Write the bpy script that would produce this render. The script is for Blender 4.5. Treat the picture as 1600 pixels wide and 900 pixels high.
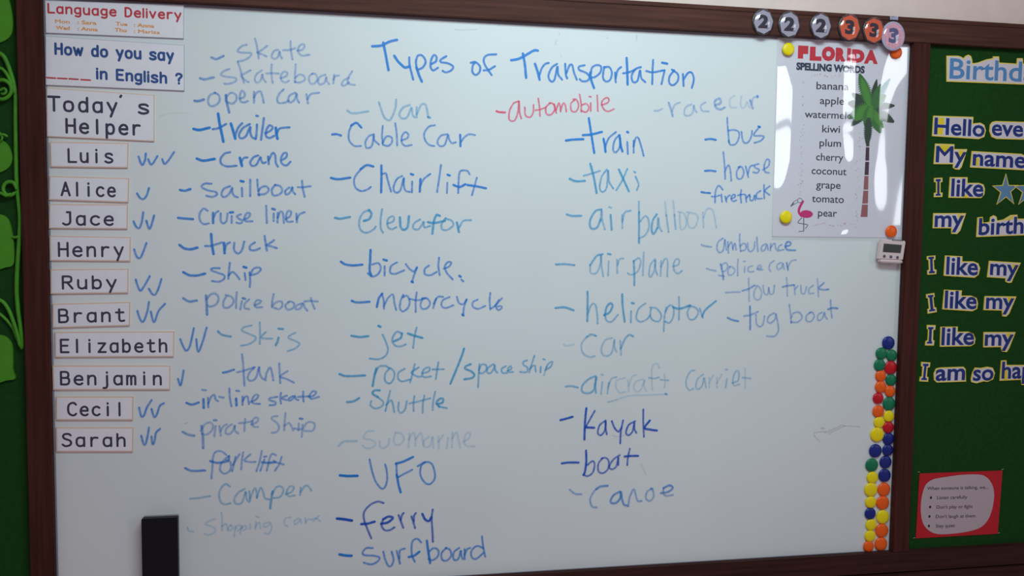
import bpy, bmesh, math, random
from mathutils import Vector, Matrix
random.seed(4)
for o in list(bpy.data.objects): bpy.data.objects.remove(o)
S = bpy.context.scene
C = S.collection

# ------------------------------------------------------------ camera, world, lights, exposure
# board plane is y = 0, x to the right, z up, the room lies on the -y side
EX = Vector((0.982902585, -0.000748892, 0.184124817))   # world x in image axes (right, down, forward)
ED = Vector((-0.01222212, 0.99752087, 0.06930183))      # world -z in image axes
EN = Vector((-0.18372025, -0.07036734, 0.98045668))     # world +y in image axes
F = 1402.65
ZC = 1.619
CAM = Vector((0.0, -1.90856, ZC))
def toworld(d):  # image-axis vector -> world vector
    return Vector((d.dot(EX), d.dot(EN), -d.dot(ED)))
cam = bpy.data.cameras.new('camera'); camo = bpy.data.objects.new('camera', cam); C.objects.link(camo)
r_, u_, b_ = toworld(Vector((1,0,0))), toworld(Vector((0,-1,0))), toworld(Vector((0,0,-1)))
M = Matrix((( r_.x,u_.x,b_.x,CAM.x),(r_.y,u_.y,b_.y,CAM.y),(r_.z,u_.z,b_.z,CAM.z),(0,0,0,1)))
camo.matrix_world = M
cam.sensor_width = 36; cam.sensor_fit = 'HORIZONTAL'; cam.lens = F*36/1600; cam.clip_start = .02
S.camera = camo

W = bpy.data.worlds.new('world'); S.world = W; W.use_nodes = True
W.node_tree.nodes['Background'].inputs[0].default_value = (1,.78,.84,1)
W.node_tree.nodes['Background'].inputs[1].default_value = 0.20

def area(name, loc, target, sx, sy, power, col):
    l = bpy.data.lights.new(name, 'AREA'); l.shape = 'RECTANGLE'; l.size = sx; l.size_y = sy
    l.energy = power; l.color = col
    o = bpy.data.objects.new(name, l); C.objects.link(o); o.location = loc
    d = Vector(target)-Vector(loc); o.rotation_euler = d.to_track_quat('-Z','Y').to_euler()
    return o
bl = area('board_center_fill', (0.52,-1.30,2.75), (0.52,0,1.70), 1.1, .35, 9.6, (.73,1,1.0)); bl.data.spread = math.radians(125)  # added unseen fill: cools the board centre like a camera's colour shading
area('ceiling_lamp', (0.3,-3.0,3.05), (0.3,-3.0,0), 1.4, .5, 9, (1,.93,.95))
area('window_light', (4.1,-3.75,2.74), (0,-3.75,2.74), 1.0, .64, 8.8, (.90,.95,1))
area('window_light_low', (4.1,-3.75,2.01), (0,-3.75,2.01), 1.0, .70, 9.6, (.90,.95,1))

S.view_settings.view_transform = 'Standard'; S.view_settings.look = 'None'
S.view_settings.gamma = 1; S.view_settings.use_curve_mapping = False
S.view_settings.exposure = 0.05

# ------------------------------------------------------------ helpers
def P(px, py, h=0.0):
    """point of the plane h metres in front of the board that the photograph shows at px, py"""
    d = toworld(Vector((px-800, py-450, F)))
    t = (-h-CAM.y)/d.y
    return CAM+d*t
def srgb(r,g,b):
    f = lambda c: (c/12.92 if c<=.04045 else ((c+.055)/1.055)**2.4)
    return (f(r/255), f(g/255), f(b/255), 1)
MATS = {}
def mat(name, col, rough=.5, noise=0, nscale=40, spec=.5, bump=0, coat=0, stretch=(1,1,1), detail=3):
    if name in MATS: return MATS[name]
    m = bpy.data.materials.new(name); m.use_nodes = True; MATS[name] = m
    n = m.node_tree.nodes; l = m.node_tree.links; b = n['Principled BSDF']
    b.inputs['Base Color'].default_value = col; b.inputs['Roughness'].default_value = rough
    b.inputs['Specular IOR Level'].default_value = spec; b.inputs['Coat Weight'].default_value = coat
    b.inputs['Coat Roughness'].default_value = .1
    if noise or bump:
        tc = n.new('ShaderNodeTexCoord'); mp = n.new('ShaderNodeMapping'); mp.inputs['Scale'].default_value = stretch
        t = n.new('ShaderNodeTexNoise'); t.inputs['Scale'].default_value = nscale; t.inputs['Detail'].default_value = detail
        l.new(tc.outputs['Object'], mp.inputs[0]); l.new(mp.outputs[0], t.inputs['Vector'])
        if noise:
            mx = n.new('ShaderNodeMixRGB')
            mx.inputs[1].default_value = tuple(max(0,c*(1-noise)) for c in col[:3])+(1,)
            mx.inputs[2].default_value = tuple(min(1,c*(1+noise)) for c in col[:3])+(1,)
            rp = n.new('ShaderNodeMapRange'); rp.inputs[1].default_value=.3; rp.inputs[2].default_value=.7
            l.new(t.outputs['Fac'], rp.inputs[0]); l.new(rp.outputs[0], mx.inputs[0]); l.new(mx.outputs[0], b.inputs['Base Color'])
        if bump:
            bp = n.new('ShaderNodeBump'); bp.inputs['Strength'].default_value = bump; bp.inputs['Distance'].default_value = .002
            l.new(t.outputs['Fac'], bp.inputs['Height']); l.new(bp.outputs[0], b.inputs['Normal'])
    return m
def wood(name, col, along, sp=.12):
    st = (3,40,60) if along=='x' else (60,40,3)
    return mat(name, col, .6, noise=.32, nscale=1.6, bump=.12, stretch=st, detail=6, spec=sp)
def ink(name, col):
    """dry-erase ink: a thin streaky film, partly see-through by the painted density"""
    if name in MATS: return MATS[name]
    m = bpy.data.materials.new(name); m.use_nodes = True; MATS[name] = m
    n = m.node_tree.nodes; l = m.node_tree.links; b = n['Principled BSDF']; out = n['Material Output']
    b.inputs['Base Color'].default_value = col; b.inputs['Roughness'].default_value = .4
    at = n.new('ShaderNodeAttribute'); at.attribute_name = 'ink_amount'
    tc = n.new('ShaderNodeTexCoord'); t = n.new('ShaderNodeTexNoise'); t.inputs['Scale'].default_value = 140; t.inputs['Detail'].default_value = 4
    l.new(tc.outputs['Object'], t.inputs['Vector'])
    rp = n.new('ShaderNodeMapRange'); rp.inputs[1].default_value=.3; rp.inputs[2].default_value=.7; rp.inputs[3].default_value=.70; rp.inputs[4].default_value=1.12
    mu = n.new('ShaderNodeMath'); mu.operation='MULTIPLY'; mu.use_clamp=True
    l.new(t.outputs['Fac'], rp.inputs[0]); l.new(rp.outputs[0], mu.inputs[0]); l.new(at.outputs['Fac'], mu.inputs[1])
    tr = n.new('ShaderNodeBsdfTransparent'); mx = n.new('ShaderNodeMixShader')
    l.new(mu.outputs[0], mx.inputs[0]); l.new(tr.outputs[0], mx.inputs[1]); l.new(b.outputs[0], mx.inputs[2]); l.new(mx.outputs[0], out.inputs[0])
    return m
def film(name, rough=.03, gain=1.0, base=.0, ior=1.5):
    """clear plastic or glass skin: see-through, mirror-like by Fresnel"""
    if name in MATS: return MATS[name]
    m = bpy.data.materials.new(name); m.use_nodes = True; MATS[name] = m
    n = m.node_tree.nodes; l = m.node_tree.links; out = n['Material Output']; n.remove(n['Principled BSDF'])
    fr = n.new('ShaderNodeFresnel'); fr.inputs[0].default_value = ior
    ma = n.new('ShaderNodeMath'); ma.operation='MULTIPLY_ADD'; ma.inputs[1].default_value=gain; ma.inputs[2].default_value=base; ma.use_clamp=True
    g = n.new('ShaderNodeBsdfGlossy'); g.inputs['Roughness'].default_value = rough; g.inputs['Color'].default_value=(1,1,1,1)
    tr = n.new('ShaderNodeBsdfTransparent'); tr.inputs[0].default_value=(.96,.96,.97,1); mx = n.new('ShaderNodeMixShader')
    ge = n.new('ShaderNodeNewGeometry'); sb = n.new('ShaderNodeMath'); sb.operation='SUBTRACT'; sb.inputs[0].default_value=1
    mm = n.new('ShaderNodeMath'); mm.operation='MULTIPLY'
    l.new(ge.outputs['Backfacing'], sb.inputs[1]); l.new(sb.outputs[0], mm.inputs[0]); l.new(ma.outputs[0], mm.inputs[1])
    l.new(fr.outputs[0], ma.inputs[0]); l.new(mm.outputs[0], mx.inputs[0]); l.new(tr.outputs[0], mx.inputs[1]); l.new(g.outputs[0], mx.inputs[2]); l.new(mx.outputs[0], out.inputs[0])
    return m

class MB:
    """collects geometry in world coordinates; build() links it as one mesh object relative to its thing"""
    def __init__(s): s.v=[]; s.f=[]; s.d=[]; s.smooth=False
    def add(s, vs, fs, d=None):
        k=len(s.v); s.v+= [tuple(v) for v in vs]; s.f += [tuple(i+k for i in f) for f in fs]
        s.d += (d if d is not None else [1.0]*len(vs))
    def box(s, x0,x1,y0,y1,z0,z1,bev=0):
        bm=bmesh.new(); bmesh.ops.create_cube(bm,size=1)
        for v in bm.verts: v.co=Vector(((x0+x1)/2+v.co.x*(x1-x0),(y0+y1)/2+v.co.y*(y1-y0),(z0+z1)/2+v.co.z*(z1-z0)))
        if bev: bmesh.ops.bevel(bm, geom=list(bm.edges), offset=bev, segments=2, affect='EDGES')
        s.frombm(bm)
    def frombm(s,bm):
        bm.verts.index_update(); s.add([v.co.copy() for v in bm.verts],[[v.index for v in f.verts] for f in bm.faces]); bm.free()
    def prism(s, pts, h0, h1, bev=0):
        """flat outline (world points, only x z used) made solid between heights h0 and h1"""
        bm=bmesh.new(); a=[bm.verts.new((p[0],-h1,p[2])) for p in pts]
        f=bm.faces.new(a); f.normal_update()
        if f.normal.y>0: f.normal_flip()
        if h1-h0>1e-6:
            r=bmesh.ops.extrude_face_region(bm,geom=[f])
            vs=[e for e in r['geom'] if isinstance(e,bmesh.types.BMVert)]
            fs=[e for e in r['geom'] if isinstance(e,bmesh.types.BMFace)]
            for v in vs: v.co.y=-h0
            bmesh.ops.delete(bm, geom=fs, context='FACES_ONLY')
            back=bm.faces.new([v for v in vs]) if False else None
        bmesh.ops.triangulate(bm, faces=[x for x in bm.faces if len(x.verts)>4])
        s.frombm(bm)
    def lathe(s, c, prof, n=28, sx=1, sz=1):
        """profile [(radius, height)] turned about the axis through c that points into the room"""
        vs=[];fs=[]
        for (r,h) in prof:
            for i in range(n):
                a=2*math.pi*i/n; vs.append((c[0]+r*sx*math.cos(a), c[1]-h, c[2]+r*sz*math.sin(a)))
        for j in range(len(prof)-1):
            for i in range(n): fs.append((j*n+i, j*n+(i+1)%n, (j+1)*n+(i+1)%n, (j+1)*n+i))
        k=len(vs); vs.append((c[0],c[1]-prof[-1][1],c[2]))
        for i in range(n): fs.append(((len(prof)-1)*n+i,(len(prof)-1)*n+(i+1)%n,k))
        s.add(vs,fs)
    def tube(s, pts, r, n=8, flat=1.0):
        pts=smooth([Vector(p) for p in pts],.008); m=len(pts); vs=[];fs=[]
        for i,p in enumerate(pts):
            t=(pts[min(i+1,m-1)]-pts[max(i-1,0)]).normalized()
            side=Vector((0,-1,0)).cross(t)
            side = side.normalized() if side.length>1e-4 else Vector((1,0,0))
            up=t.cross(side).normalized()
            rr=r*(.55 if i in (0,m-1) else 1)
            for k in range(n):
                a=2*math.pi*k/n; vs.append(p+side*math.cos(a)*rr+up*math.sin(a)*rr*flat)
        for i in range(m-1):
            for k in range(n): fs.append((i*n+k,i*n+(k+1)%n,(i+1)*n+(k+1)%n,(i+1)*n+k))
        fs.append(tuple(range(n))); fs.append(tuple((m-1)*n+k for k in range(n)))
        s.add(vs,fs)
    def ribbon(s, pts, w, h, dens=1.0, soft=True, sm=True, pool=.25):
        """a pen stroke: world points pts laid on the plane h, w wide, round ends"""
        pts=[Vector((p[0],0,p[2])) for p in pts]
        if len(pts)==1: pts=[pts[0],pts[0]+Vector((w*.1,0,0))]
        pts = smooth(pts,.0022) if sm else pts
        m=len(pts); rows=[]
        t0=(pts[1]-pts[0]).normalized(); t1=(pts[-1]-pts[-2]).normalized(); R=w/2
        for a in (1,.85,.5): rows.append((pts[0]-t0*R*a, t0, math.sqrt(max(0.0004,1-a*a))))
        for i,p in enumerate(pts):
            d=pts[min(i+1,m-1)]-pts[max(i-1,0)]
            if d.length<1e-9: d=t0.copy()
            rows.append((p,d.normalized(),1))
        for a in (.5,.85,1): rows.append((pts[-1]+t1*R*a, t1, math.sqrt(max(0.0004,1-a*a))))
        A = [(-1,0),(-.55,.92),(0,1),(.55,.92),(1,0)] if soft else [(-1,1),(0,1),(1,1)]
        na=len(A); vs=[];ds=[];fs=[]; L=len(rows)
        for j,(p,t,k) in enumerate(rows):
            side=Vector((-t.z,0,t.x))
            e=min(j,L-1-j); pl=1+pool*max(0,1-e/6.0)
            for (a,dd) in A:
                q=p+side*(a*R*k); vs.append((q.x,-(h+j*4e-7),q.z)); ds.append(min(1,dens*pl)*dd)
        if soft:
            for a in range(na): ds[a]=0; ds[-1-a]=0
        for j in range(L-1):
            for a in range(na-1): fs.append((j*na+a,(j+1)*na+a,(j+1)*na+a+1,j*na+a+1))
        s.add(vs,fs,ds)
    def build(s, name, m, parent=None, label=None, smoothf=False, density=False):
        base=Vector(parent.matrix_basis.translation) if parent else Vector((0,0,0))
        root=parent
        if parent and parent.parent: base=base+parent.parent.matrix_basis.translation
        me=bpy.data.meshes.new(name); me.from_pydata([tuple(Vector(v)-base) for v in s.v],[],s.f); me.update()
        if density:
            at=me.attributes.new('ink_amount','FLOAT','POINT')
            at.data.foreach_set('value', s.d)
        if smoothf:
            me.polygons.foreach_set('use_smooth',[True]*len(me.polygons))
        me.materials.append(m); o=bpy.data.objects.new(name,me); C.objects.link(o)
        if parent: o.parent=parent
        if label: o['label']=label
        return o
def smooth(pts, step):
    if len(pts)<3: 
        out=[]; n=max(2,int((pts[1]-pts[0]).length/step)+1)
        return [pts[0].lerp(pts[1],i/(n-1)) for i in range(n)]
    P_=[pts[0]*2-pts[1]]+pts+[pts[-1]*2-pts[-2]]; out=[]
    for i in range(1,len(P_)-2):
        a,b,c,d=P_[i-1:i+3]; n=max(2,int((c-b).length/step)+1)
        for k in range(n):
            t=k/n; out.append(.5*((2*b)+(c-a)*t+(2*a-5*b+4*c-d)*t*t+(3*b-a-3*c+d)*t**3))
    out.append(pts[-1]); return out
def thing(name, loc, label, cat, group=None):
    o=bpy.data.objects.new(name,None); o.empty_display_size=.02; C.objects.link(o); o.location=loc
    o['label']=label; o['category']=cat
    if group: o['group']=group
    return o
def struct(name, mb, m):
    o=mb.build(name,m); o['kind']='structure'; return o
def poly(s, ox=0, oy=0, k=1.0):
    return [(ox+float(a.split(',')[0])/k, oy+float(a.split(',')[1])/k) for a in s.split()]
def inset(pts, d):
    n=len(pts); A=sum(pts[i][0]*pts[(i+1)%n][1]-pts[(i+1)%n][0]*pts[i][1] for i in range(n)); sg=1 if A>0 else -1; out=[]
    for i in range(n):
        a,b,c=Vector(pts[i-1]),Vector(pts[i]),Vector(pts[(i+1)%n])
        e1=(b-a).normalized(); e2=(c-b).normalized()
        n1=Vector((-e1.y,e1.x))*sg; n2=Vector((-e2.y,e2.x))*sg
        q=n1+n2; q= q/max(.35,q.length_squared/2) if q.length>1e-6 else n1
        out.append(tuple(b+q*d))
    return out
def Pm(pts,h): return [P(x,y,h) for x,y in pts]
# printed text from the built-in font, fitted between two baseline points of the photograph
_tc={}
def font_geo(txt, bold):
    k=(txt,bold)
    if k in _tc: return _tc[k]
    if 'M' in txt and bold:      # outline offset breaks this glyph: thicken by overprinting
        v,f=font_geo(txt,0); b=bold*.8; V=[];FF=[]
        for dx,dy in ((-b,0),(b,0),(0,b*.6),(0,-b*.6),(0,0)):
            n=len(V); V+=[(x+dx,y+dy) for x,y in v]; FF+=[tuple(i+n for i in g) for g in f]
        _tc[k]=(V,FF); return _tc[k]
    cu=bpy.data.curves.new('lettering_source','FONT'); cu.body=txt; cu.size=1; cu.offset=bold; cu.resolution_u=3
    ob=bpy.data.objects.new('lettering_source',cu); me=ob.to_mesh()
    r=([(v.co.x,v.co.y) for v in me.vertices],[tuple(p.vertices) for p in me.polygons])
    ob.to_mesh_clear(); bpy.data.objects.remove(ob); bpy.data.curves.remove(cu); _tc[k]=r
    return r
def font_text(mb, txt, L, R, cap, h, bold=0.0, fit=None, hfun=None, capref='H'):
    v,f=font_geo(txt,bold); fv,_=font_geo(fit or txt,bold); cv,_=font_geo(capref,bold)
    x0=min(a for a,b in fv); x1=max(a for a,b in fv); ch=max(b for a,b in cv)-min(b for a,b in cv)
    p0=P(L[0],L[1],h); p1=P(R[0],R[1],h); pt=P(L[0],L[1]-cap,h)
    X=(p1-p0)/(x1-x0); Y=Vector((0,0,1))*((pt-p0).length/ch)
    Y=Y-X.normalized()*0
    out=[]
    nb=len(v)//5 if ('M' in txt and bold) else len(v)
    for i,(a,b) in enumerate(v):
        q=p0+X*(a-x0)+Y*(b+bold)
        hh=h+2e-5*(i//nb)
        out.append((q.x,-hh,q.z))
    mb.add(out,f)
# single-stroke school lettering for the cards
BOWL="~.6,2.5 1.2,.8 2.8,0 4.4,.8 5,3.5 4.4,6.2 2.8,7 1.2,6.2 .6,4.5"
GL={'L':(5.5,".6,10 .6,0 5.4,0"),'u':(5.4,"~.5,7 .5,5 .5,3 1,.8 2.8,0 4.4,1 4.9,2.8;4.9,7 4.9,0"),
'i':(1,".5,7 .5,0;.5,9.8 .5,9.4"),'l':(1,".5,10 .5,0"),
's':(5.2,"~4.8,6 4,6.8 2.6,7 1,6.5 .7,5.2 1.6,4.1 3.6,3.2 4.9,2.2 4.8,.8 3.2,0 1.8,0 .4,.8"),
'A':(6,".2,0 3,10 5.8,0;1.3,3.5 4.7,3.5"),'c':(5.2,"~5,6 3.8,6.9 2.5,6.9 1,5.8 .4,3.5 1,1.2 2.5,.1 3.8,.1 5,1"),
'e':(5.4,".6,3.7 5.1,3.7;~5.1,3.7 4.9,5.6 3.8,6.8 2.4,6.9 1,5.7 .4,3.5 1,1.2 2.5,.1 4,.1 5,.9"),
'J':(5,"~4.4,10 4.4,6 4.4,2.8 3.8,.8 2.4,0 1.2,.2 .3,1;2.6,10 4.4,10"),
'a':(5.4,"~4.9,4.5 4.6,6.2 3,7 1.4,6.6 .5,5 .5,2 1.4,.3 3,0 4.5,1 4.9,2.6;4.9,7 4.9,0"),
'H':(6,".5,10 .5,0;5.5,10 5.5,0;.5,5.2 5.5,5.2"),'n':(5.4,".6,7 .6,0;~.6,4 1.2,6 2.6,7 4.1,6.8 4.8,5.6 4.9,3.5 4.9,0"),
'r':(4.8,".8,7 .8,0;~.8,4 1.6,6.3 3,7 4.5,6.8"),'y':(5.6,".4,7 3,.6;5.2,7 2,-3"),
'R':(6,".5,10 .5,0;~.5,10 3.5,10 5,9.2 5,6.2 3.6,5.2 .5,5.2;2.8,5.2 5.7,0"),'b':(5.6,".6,10 .6,0;"+BOWL),
'B':(6,".6,10 .6,0;~.6,10 3.5,10 4.9,9 4.9,6.4 3.6,5.3 .6,5.3;~3.4,5.3 5,4.8 5.5,2.7 4.9,.6 3.5,0 .6,0"),
't':(5,"2.2,9.5 2.2,1.8;~2.2,2 2.6,.4 3.8,0 5,.4;.4,7 4.6,7"),'E':(5.8,"5.3,10 .6,10 .6,0 5.4,0;.6,5.2 4.7,5.2"),
'z':(5.4,".6,7 4.9,7 .5,0 5.1,0"),'h':(5.4,".6,10 .6,0;~.6,4 1.2,6 2.6,7 4.1,6.8 4.8,5.6 4.9,3.5 4.9,0"),
'j':(3.4,"~3,7 3,3 3,-1 2.4,-2.6 .8,-2.8;3,9.8 3,9.4"),
'm':(6,".5,7 .5,0;~.5,4.5 1,6.5 2,7 2.9,6.4 3,4.5 3,0;~3,4.5 3.5,6.5 4.5,7 5.4,6.4 5.5,4.5 5.5,0"),
'C':(6,"~5.6,8.6 4.6,9.8 3,10 1.2,8.8 .4,6.8 .4,3.2 1.2,1.2 3,0 4.6,.2 5.6,1.3"),
'S':(5.8,"~5.2,8.8 4.3,9.8 2.8,10 1.2,9.4 .7,7.8 1.4,6.3 3,5.4 4.8,4.4 5.4,2.6 4.8,.9 3,0 1.6,.1 .4,1.2"),
'T':(6,"0,10 6,10;3,10 3,0"),'o':(5.6,"~2.8,7 1,6.2 .4,3.5 1,.8 2.8,0 4.6,.8 5.2,3.5 4.6,6.2 2.8,7"),
'd':(5.6,"5,10 5,0;~5,2.5 4.4,.8 2.8,0 1.2,.8 .6,3.5 1.2,6.2 2.8,7 4.4,6.2 5,4.5"),
"'":(1.5,"1.2,10.4 .6,8.6"),'p':(5.6,".6,7 .6,-3;"+BOWL),
'D':(6,".6,10 .6,0;~.6,10 2.8,10 4.6,8.8 5.4,6.5 5.4,3.5 4.6,1.2 2.8,0 .6,0"),
'g':(5.4,"~4.9,4.5 4.6,6.2 3,7 1.4,6.6 .5,5 .5,2.5 1.4,.9 3,.6 4.5,1.4 4.9,2.8;~4.9,7 4.9,3 4.9,-1 4.2,-2.6 2.6,-3 .9,-2.4"),
'v':(5.4,".4,7 2.7,0 5,7"),'w':(7,".2,7 1.9,0 3.5,6 5.1,0 6.8,7"),
'?':(5.2,"~.6,8.2 1.2,9.6 2.8,10 4.5,9.2 4.8,7.6 3.8,6 2.7,4.8 2.6,3;2.6,.5 2.6,.1")}
def card_text(mb, txt, L, R, cap, w, h, mono=True):
    pos=[]; x=0
    for ch in txt:
        if ch==' ': x+=5.5; continue
        g=GL[ch]
        if mono: pos.append((ch, x+(6-g[0])/2)); x+=8.1
        else: pos.append((ch,x)); x+=g[0]+1.9
    a0=pos[0][1]; a1=pos[-1][1]+GL[pos[-1][0]][0]
    p0=P(L[0],L[1],h); p1=P(R[0],R[1],h); X=(p1-p0)/(a1-a0); Y=Vector((0,0,(P(L[0],L[1]-cap,h)-p0).length/10))
    wd=w*.00158; k=0
    for ch,xx in pos:
        for st in GL[ch][1].split(';'):
            sm=st.startswith('~'); pts=poly(st.lstrip('~'))
            pts=[p0+X*(xx-a0+u)+Y*v for u,v in pts]
            if sm: mb.ribbon(pts,wd,h+k*2e-6,1,False,True)
            else:
                for i in range(len(pts)-1): mb.ribbon([pts[i],pts[i+1]],wd,h+k*2e-6,1,False,False)
            k+=1

# ------------------------------------------------------------ materials
M_board=mat('enamel_white', srgb(231,234,238), .30, noise=.035, nscale=2.2, spec=.5)
M_green=mat('green_felt', srgb(32,70,31), .95, noise=.10, nscale=90, spec=.05, bump=.25)
M_rail=wood('brown_wood_rail_sheen', srgb(84,50,44), 'x')  # same wood as the other rails, lightened to hold the ceiling's sheen
M_stile=wood('brown_wood_stile', srgb(72,36,32), 'z')
M_low=wood('brown_wood_low_rail', srgb(62,34,31), 'x')  # same brown wood, without the sheen put into the top rail
M_alu=mat('grey_metal_strip', srgb(150,150,165), .35, spec=.6)
M_wall=mat('beige_paint', srgb(240,214,208), .8, noise=.03, nscale=30, bump=.15)
M_paper=mat('white_paper', srgb(243,238,248), .6, noise=.02, nscale=50)
M_peach=mat('peach_board', srgb(232,196,176), .7)
M_greyedge=mat('grey_board', srgb(188,184,200), .7)
M_textdark=mat('dark_print', srgb(66,60,88), .7)
M_textblue=mat('blue_print', srgb(50,84,150), .7)
M_textred=mat('red_print', srgb(205,60,75), .7)
M_textorange=mat('orange_print', srgb(240,160,80), .7)

# ------------------------------------------------------------ structure
H=.016
X0,X1,Z0,Z1=-.57095,1.28932,ZC-.76872,ZC+.43128
xs_l=P(38,540,H).x; xs_r=P(1436,500,H).x
zt_bead=P(1360,30,H).z; zt_top=P(1360,22.5,H).z; zb=P(1480,889,H).z
w=MB(); w.box(-2.2,3.4,.012,.14,0,3.1); struct('wall_front',w,M_wall)
XL,XR=-1.9,3.0
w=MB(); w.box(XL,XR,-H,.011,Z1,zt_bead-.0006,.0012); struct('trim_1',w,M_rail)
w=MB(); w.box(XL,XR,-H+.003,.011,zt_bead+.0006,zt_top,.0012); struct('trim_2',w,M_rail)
w=MB(); w.box(XL,XR,-H,.011,zb,Z0,.0012); struct('trim_3',w,M_low)
w=MB(); w.box(xs_l,X0,-H+.0003,.011,Z0+.0002,Z1-.0002,.0012); struct('trim_4',w,M_stile)
w=MB(); w.box(X1,xs_r,-H+.0003,.011,Z0+.0002,Z1-.0002,.0012); struct('trim_5',w,M_stile)
w=MB(); w.box(XL,XR,-H-.004,.011,zb-.06,zb-.003,.002); struct('trim_6',w,M_low)
w=MB(); w.box(XL,XR,-.004,.0115,0,zb-.0602,.001); struct('wall_lower',w,wood('orange_wood_panel', srgb(190,110,50),'x'))

# ------------------------------------------------------------ whiteboard with its writing
board=thing('whiteboard',(0,0,Z0),'large white dry-erase board covered with a blue handwritten list','whiteboard')
w=MB(); w.box(X0,X1,0,.010,Z0,Z1); w.build('writing_surface',M_board,board)
e=.0055
for (a,b,c,d) in ((X0,X1,Z1-e,Z1),(X0,X1,Z0,Z0+.002)):
    w=MB(); w.box(a+.0002,b-.0002,-.0006,0,c+.0001,d-.0001); w.build('edge_strip',M_alu,board)
for (a,b) in ((X0,X0+.0035),(X1-.0015,X1)):
    w=MB(); w.box(a+.0001,b-.0001,-.0006,0,Z0+.003,Z1-e-.0005); w.build('edge_strip',M_alu,board)

INK={'b':ink('blue_ink',srgb(22,142,238)),'n':ink('navy_ink',srgb(10,92,212)),'r':ink('red_ink',srgb(255,84,130)),'g':ink('grey_ink',srgb(105,115,125)),
 'c':ink('pale_blue_ink',srgb(62,176,232)),'v':ink('violet_blue_ink',srgb(72,152,232))}
_k=[0]
def write(name,label,col,dens,width,ox,oy,data,k=5.0):
    mb=MB()
    for st in data.split(';'):
        st=st.strip()
        if not st: continue
        wd=width; dn=dens
        if st[0]=='!': wd=width*1.15; dn=min(1,dens*1.45); st=st[1:]      # a pressed, darker stroke
        if st[0]=='?': dn=dens*.55; st=st[1:]                             # a rubbed, paler stroke
        pts=Pm(poly(st,ox,oy,k),0)
        mb.ribbon(pts, wd*.00150, .0003+_k[0]*1.2e-6, dn*(.86 if col in 'cv' else .95)); _k[0]+=1
    return mb.build(name,INK[col],board,label,density=True)
SPLIT={'open car':6,'cruise liner':8,'police boat':8,'in-line skate':11,'pirate ship':10,'shopping cars':13,'cable car':7,'rocket/spaceship':10,'race car':5,'police car':9,'tow truck':5,'tug boat':4,'air balloon':6,'aircraft carrier':15}
def word(txt,col,dens,width,ox,oy,data,k=5.0,extra='in the list'):
    n=2 if txt in ('UFO','ferry','surfboard') else 1; st=data.split(';')
    write('list_dash','short dash before "%s"'%txt,col,dens,width,ox,oy,';'.join(st[:n]),k); st=st[n:]
    if txt in SPLIT:
        c=SPLIT[txt]; a,b=txt.replace('/','/ ').split(' ')
        write('handwritten_word','handwritten "%s" of "%s" %s'%(a,txt,extra),col,dens,width,ox,oy,';'.join(st[:c]),k)
        return write('handwritten_word','handwritten "%s" of "%s" %s'%(b,txt,extra),col,dens,width,ox,oy,';'.join(st[c:]),k)
    return write('handwritten_word','handwritten "%s" %s'%(txt,extra),col,dens,width,ox,oy,';'.join(st),k)
B='in blue marker'; FB='in faded blue marker'
word('skate','v',.42,3.7,260,40,"!355,250 390,262 445,238;625,150 590,160 555,200 600,212 660,215 655,240 610,270 560,280;693,105 705,150 722,255;785,160 740,195 708,210 750,225 780,240;870,190 840,200 822,240 840,260 870,245 885,200 888,230 902,255;970,125 972,190 985,262;915,192 960,190 1005,178;1025,195 1060,190 1080,160 1065,145 1035,165 1030,205 1060,235 1115,228",extra=FB+', top of the left column')
word('skateboard','v',.40,3.7,260,40,"!265,412 300,420 368,405;490,340 450,355 425,385 470,400 540,410 540,435 490,455 455,455;560,290 580,350 605,445;655,350 610,375 582,390 620,430 640,440;745,350 705,380 690,420 705,445 735,430 750,380 755,410 775,440;822,305 820,370 830,445;785,375 830,372 875,375;895,410 935,395 945,370 920,360 895,390 900,430 930,445 955,432;1010,305 1005,380 1005,440;1005,440 1040,445 1080,425 1075,395 1040,382 1008,405;1140,375 1115,400 1120,445 1150,455 1180,420 1165,380 1140,375;1240,385 1200,400 1185,435 1200,460 1235,445 1250,400 1252,430 1270,455;1310,385 1305,450;1305,420 1320,395 1345,390;1450,360 1425,400 1420,450 1470,465;1425,408 1385,430 1370,460 1390,470 1425,445",extra=FB)
word('open car','v',.50,3.8,260,40,"!222,588 250,590 290,578;380,525 340,545 325,590 340,625 380,625 415,590 410,545 380,525;!465,545 470,590 490,675;465,590 475,550 510,525 545,545 545,585 515,610 480,600;575,570 605,560 612,530 590,510 575,545 580,590 610,600 635,590;685,520 685,600;685,560 705,525 735,515 750,550 760,600;915,500 885,530 865,575 880,605 930,600 955,588;1005,525 965,545 950,585 970,600 1000,580 1018,530 1020,570 1035,600;1095,540 1105,605;1102,575 1130,535 1190,525",extra=B)
word('trailer','b',.68,4.0,260,40,"!215,808 260,815 335,798;!405,690 415,760 430,830 445,905;365,810 410,800 465,770;!505,768 522,825 538,880;535,865 560,800 590,765;650,770 600,800 568,850 580,880 620,865 655,790 655,830 668,870 695,885;708,775 705,830 700,880;705,705 714,706;762,725 752,800 740,890;775,840 815,820 830,795 805,780 780,820 780,865 810,878 840,862;!855,800 860,850 868,882;862,850 885,805 960,795",extra=B)
word('crane','b',.64,3.9,260,200,"!240,240 290,255 375,242;495,190 455,200 425,240 430,280 475,300 545,295;!575,235 590,295;585,265 605,235 630,230;715,215 680,230 655,270 670,295 705,285 735,225 740,250 755,275 775,268;795,225 800,280;800,250 830,195 850,215 855,270 870,300;900,250 935,230 940,195 915,200 895,240 905,280 940,292 968,265",extra=B)
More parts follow.
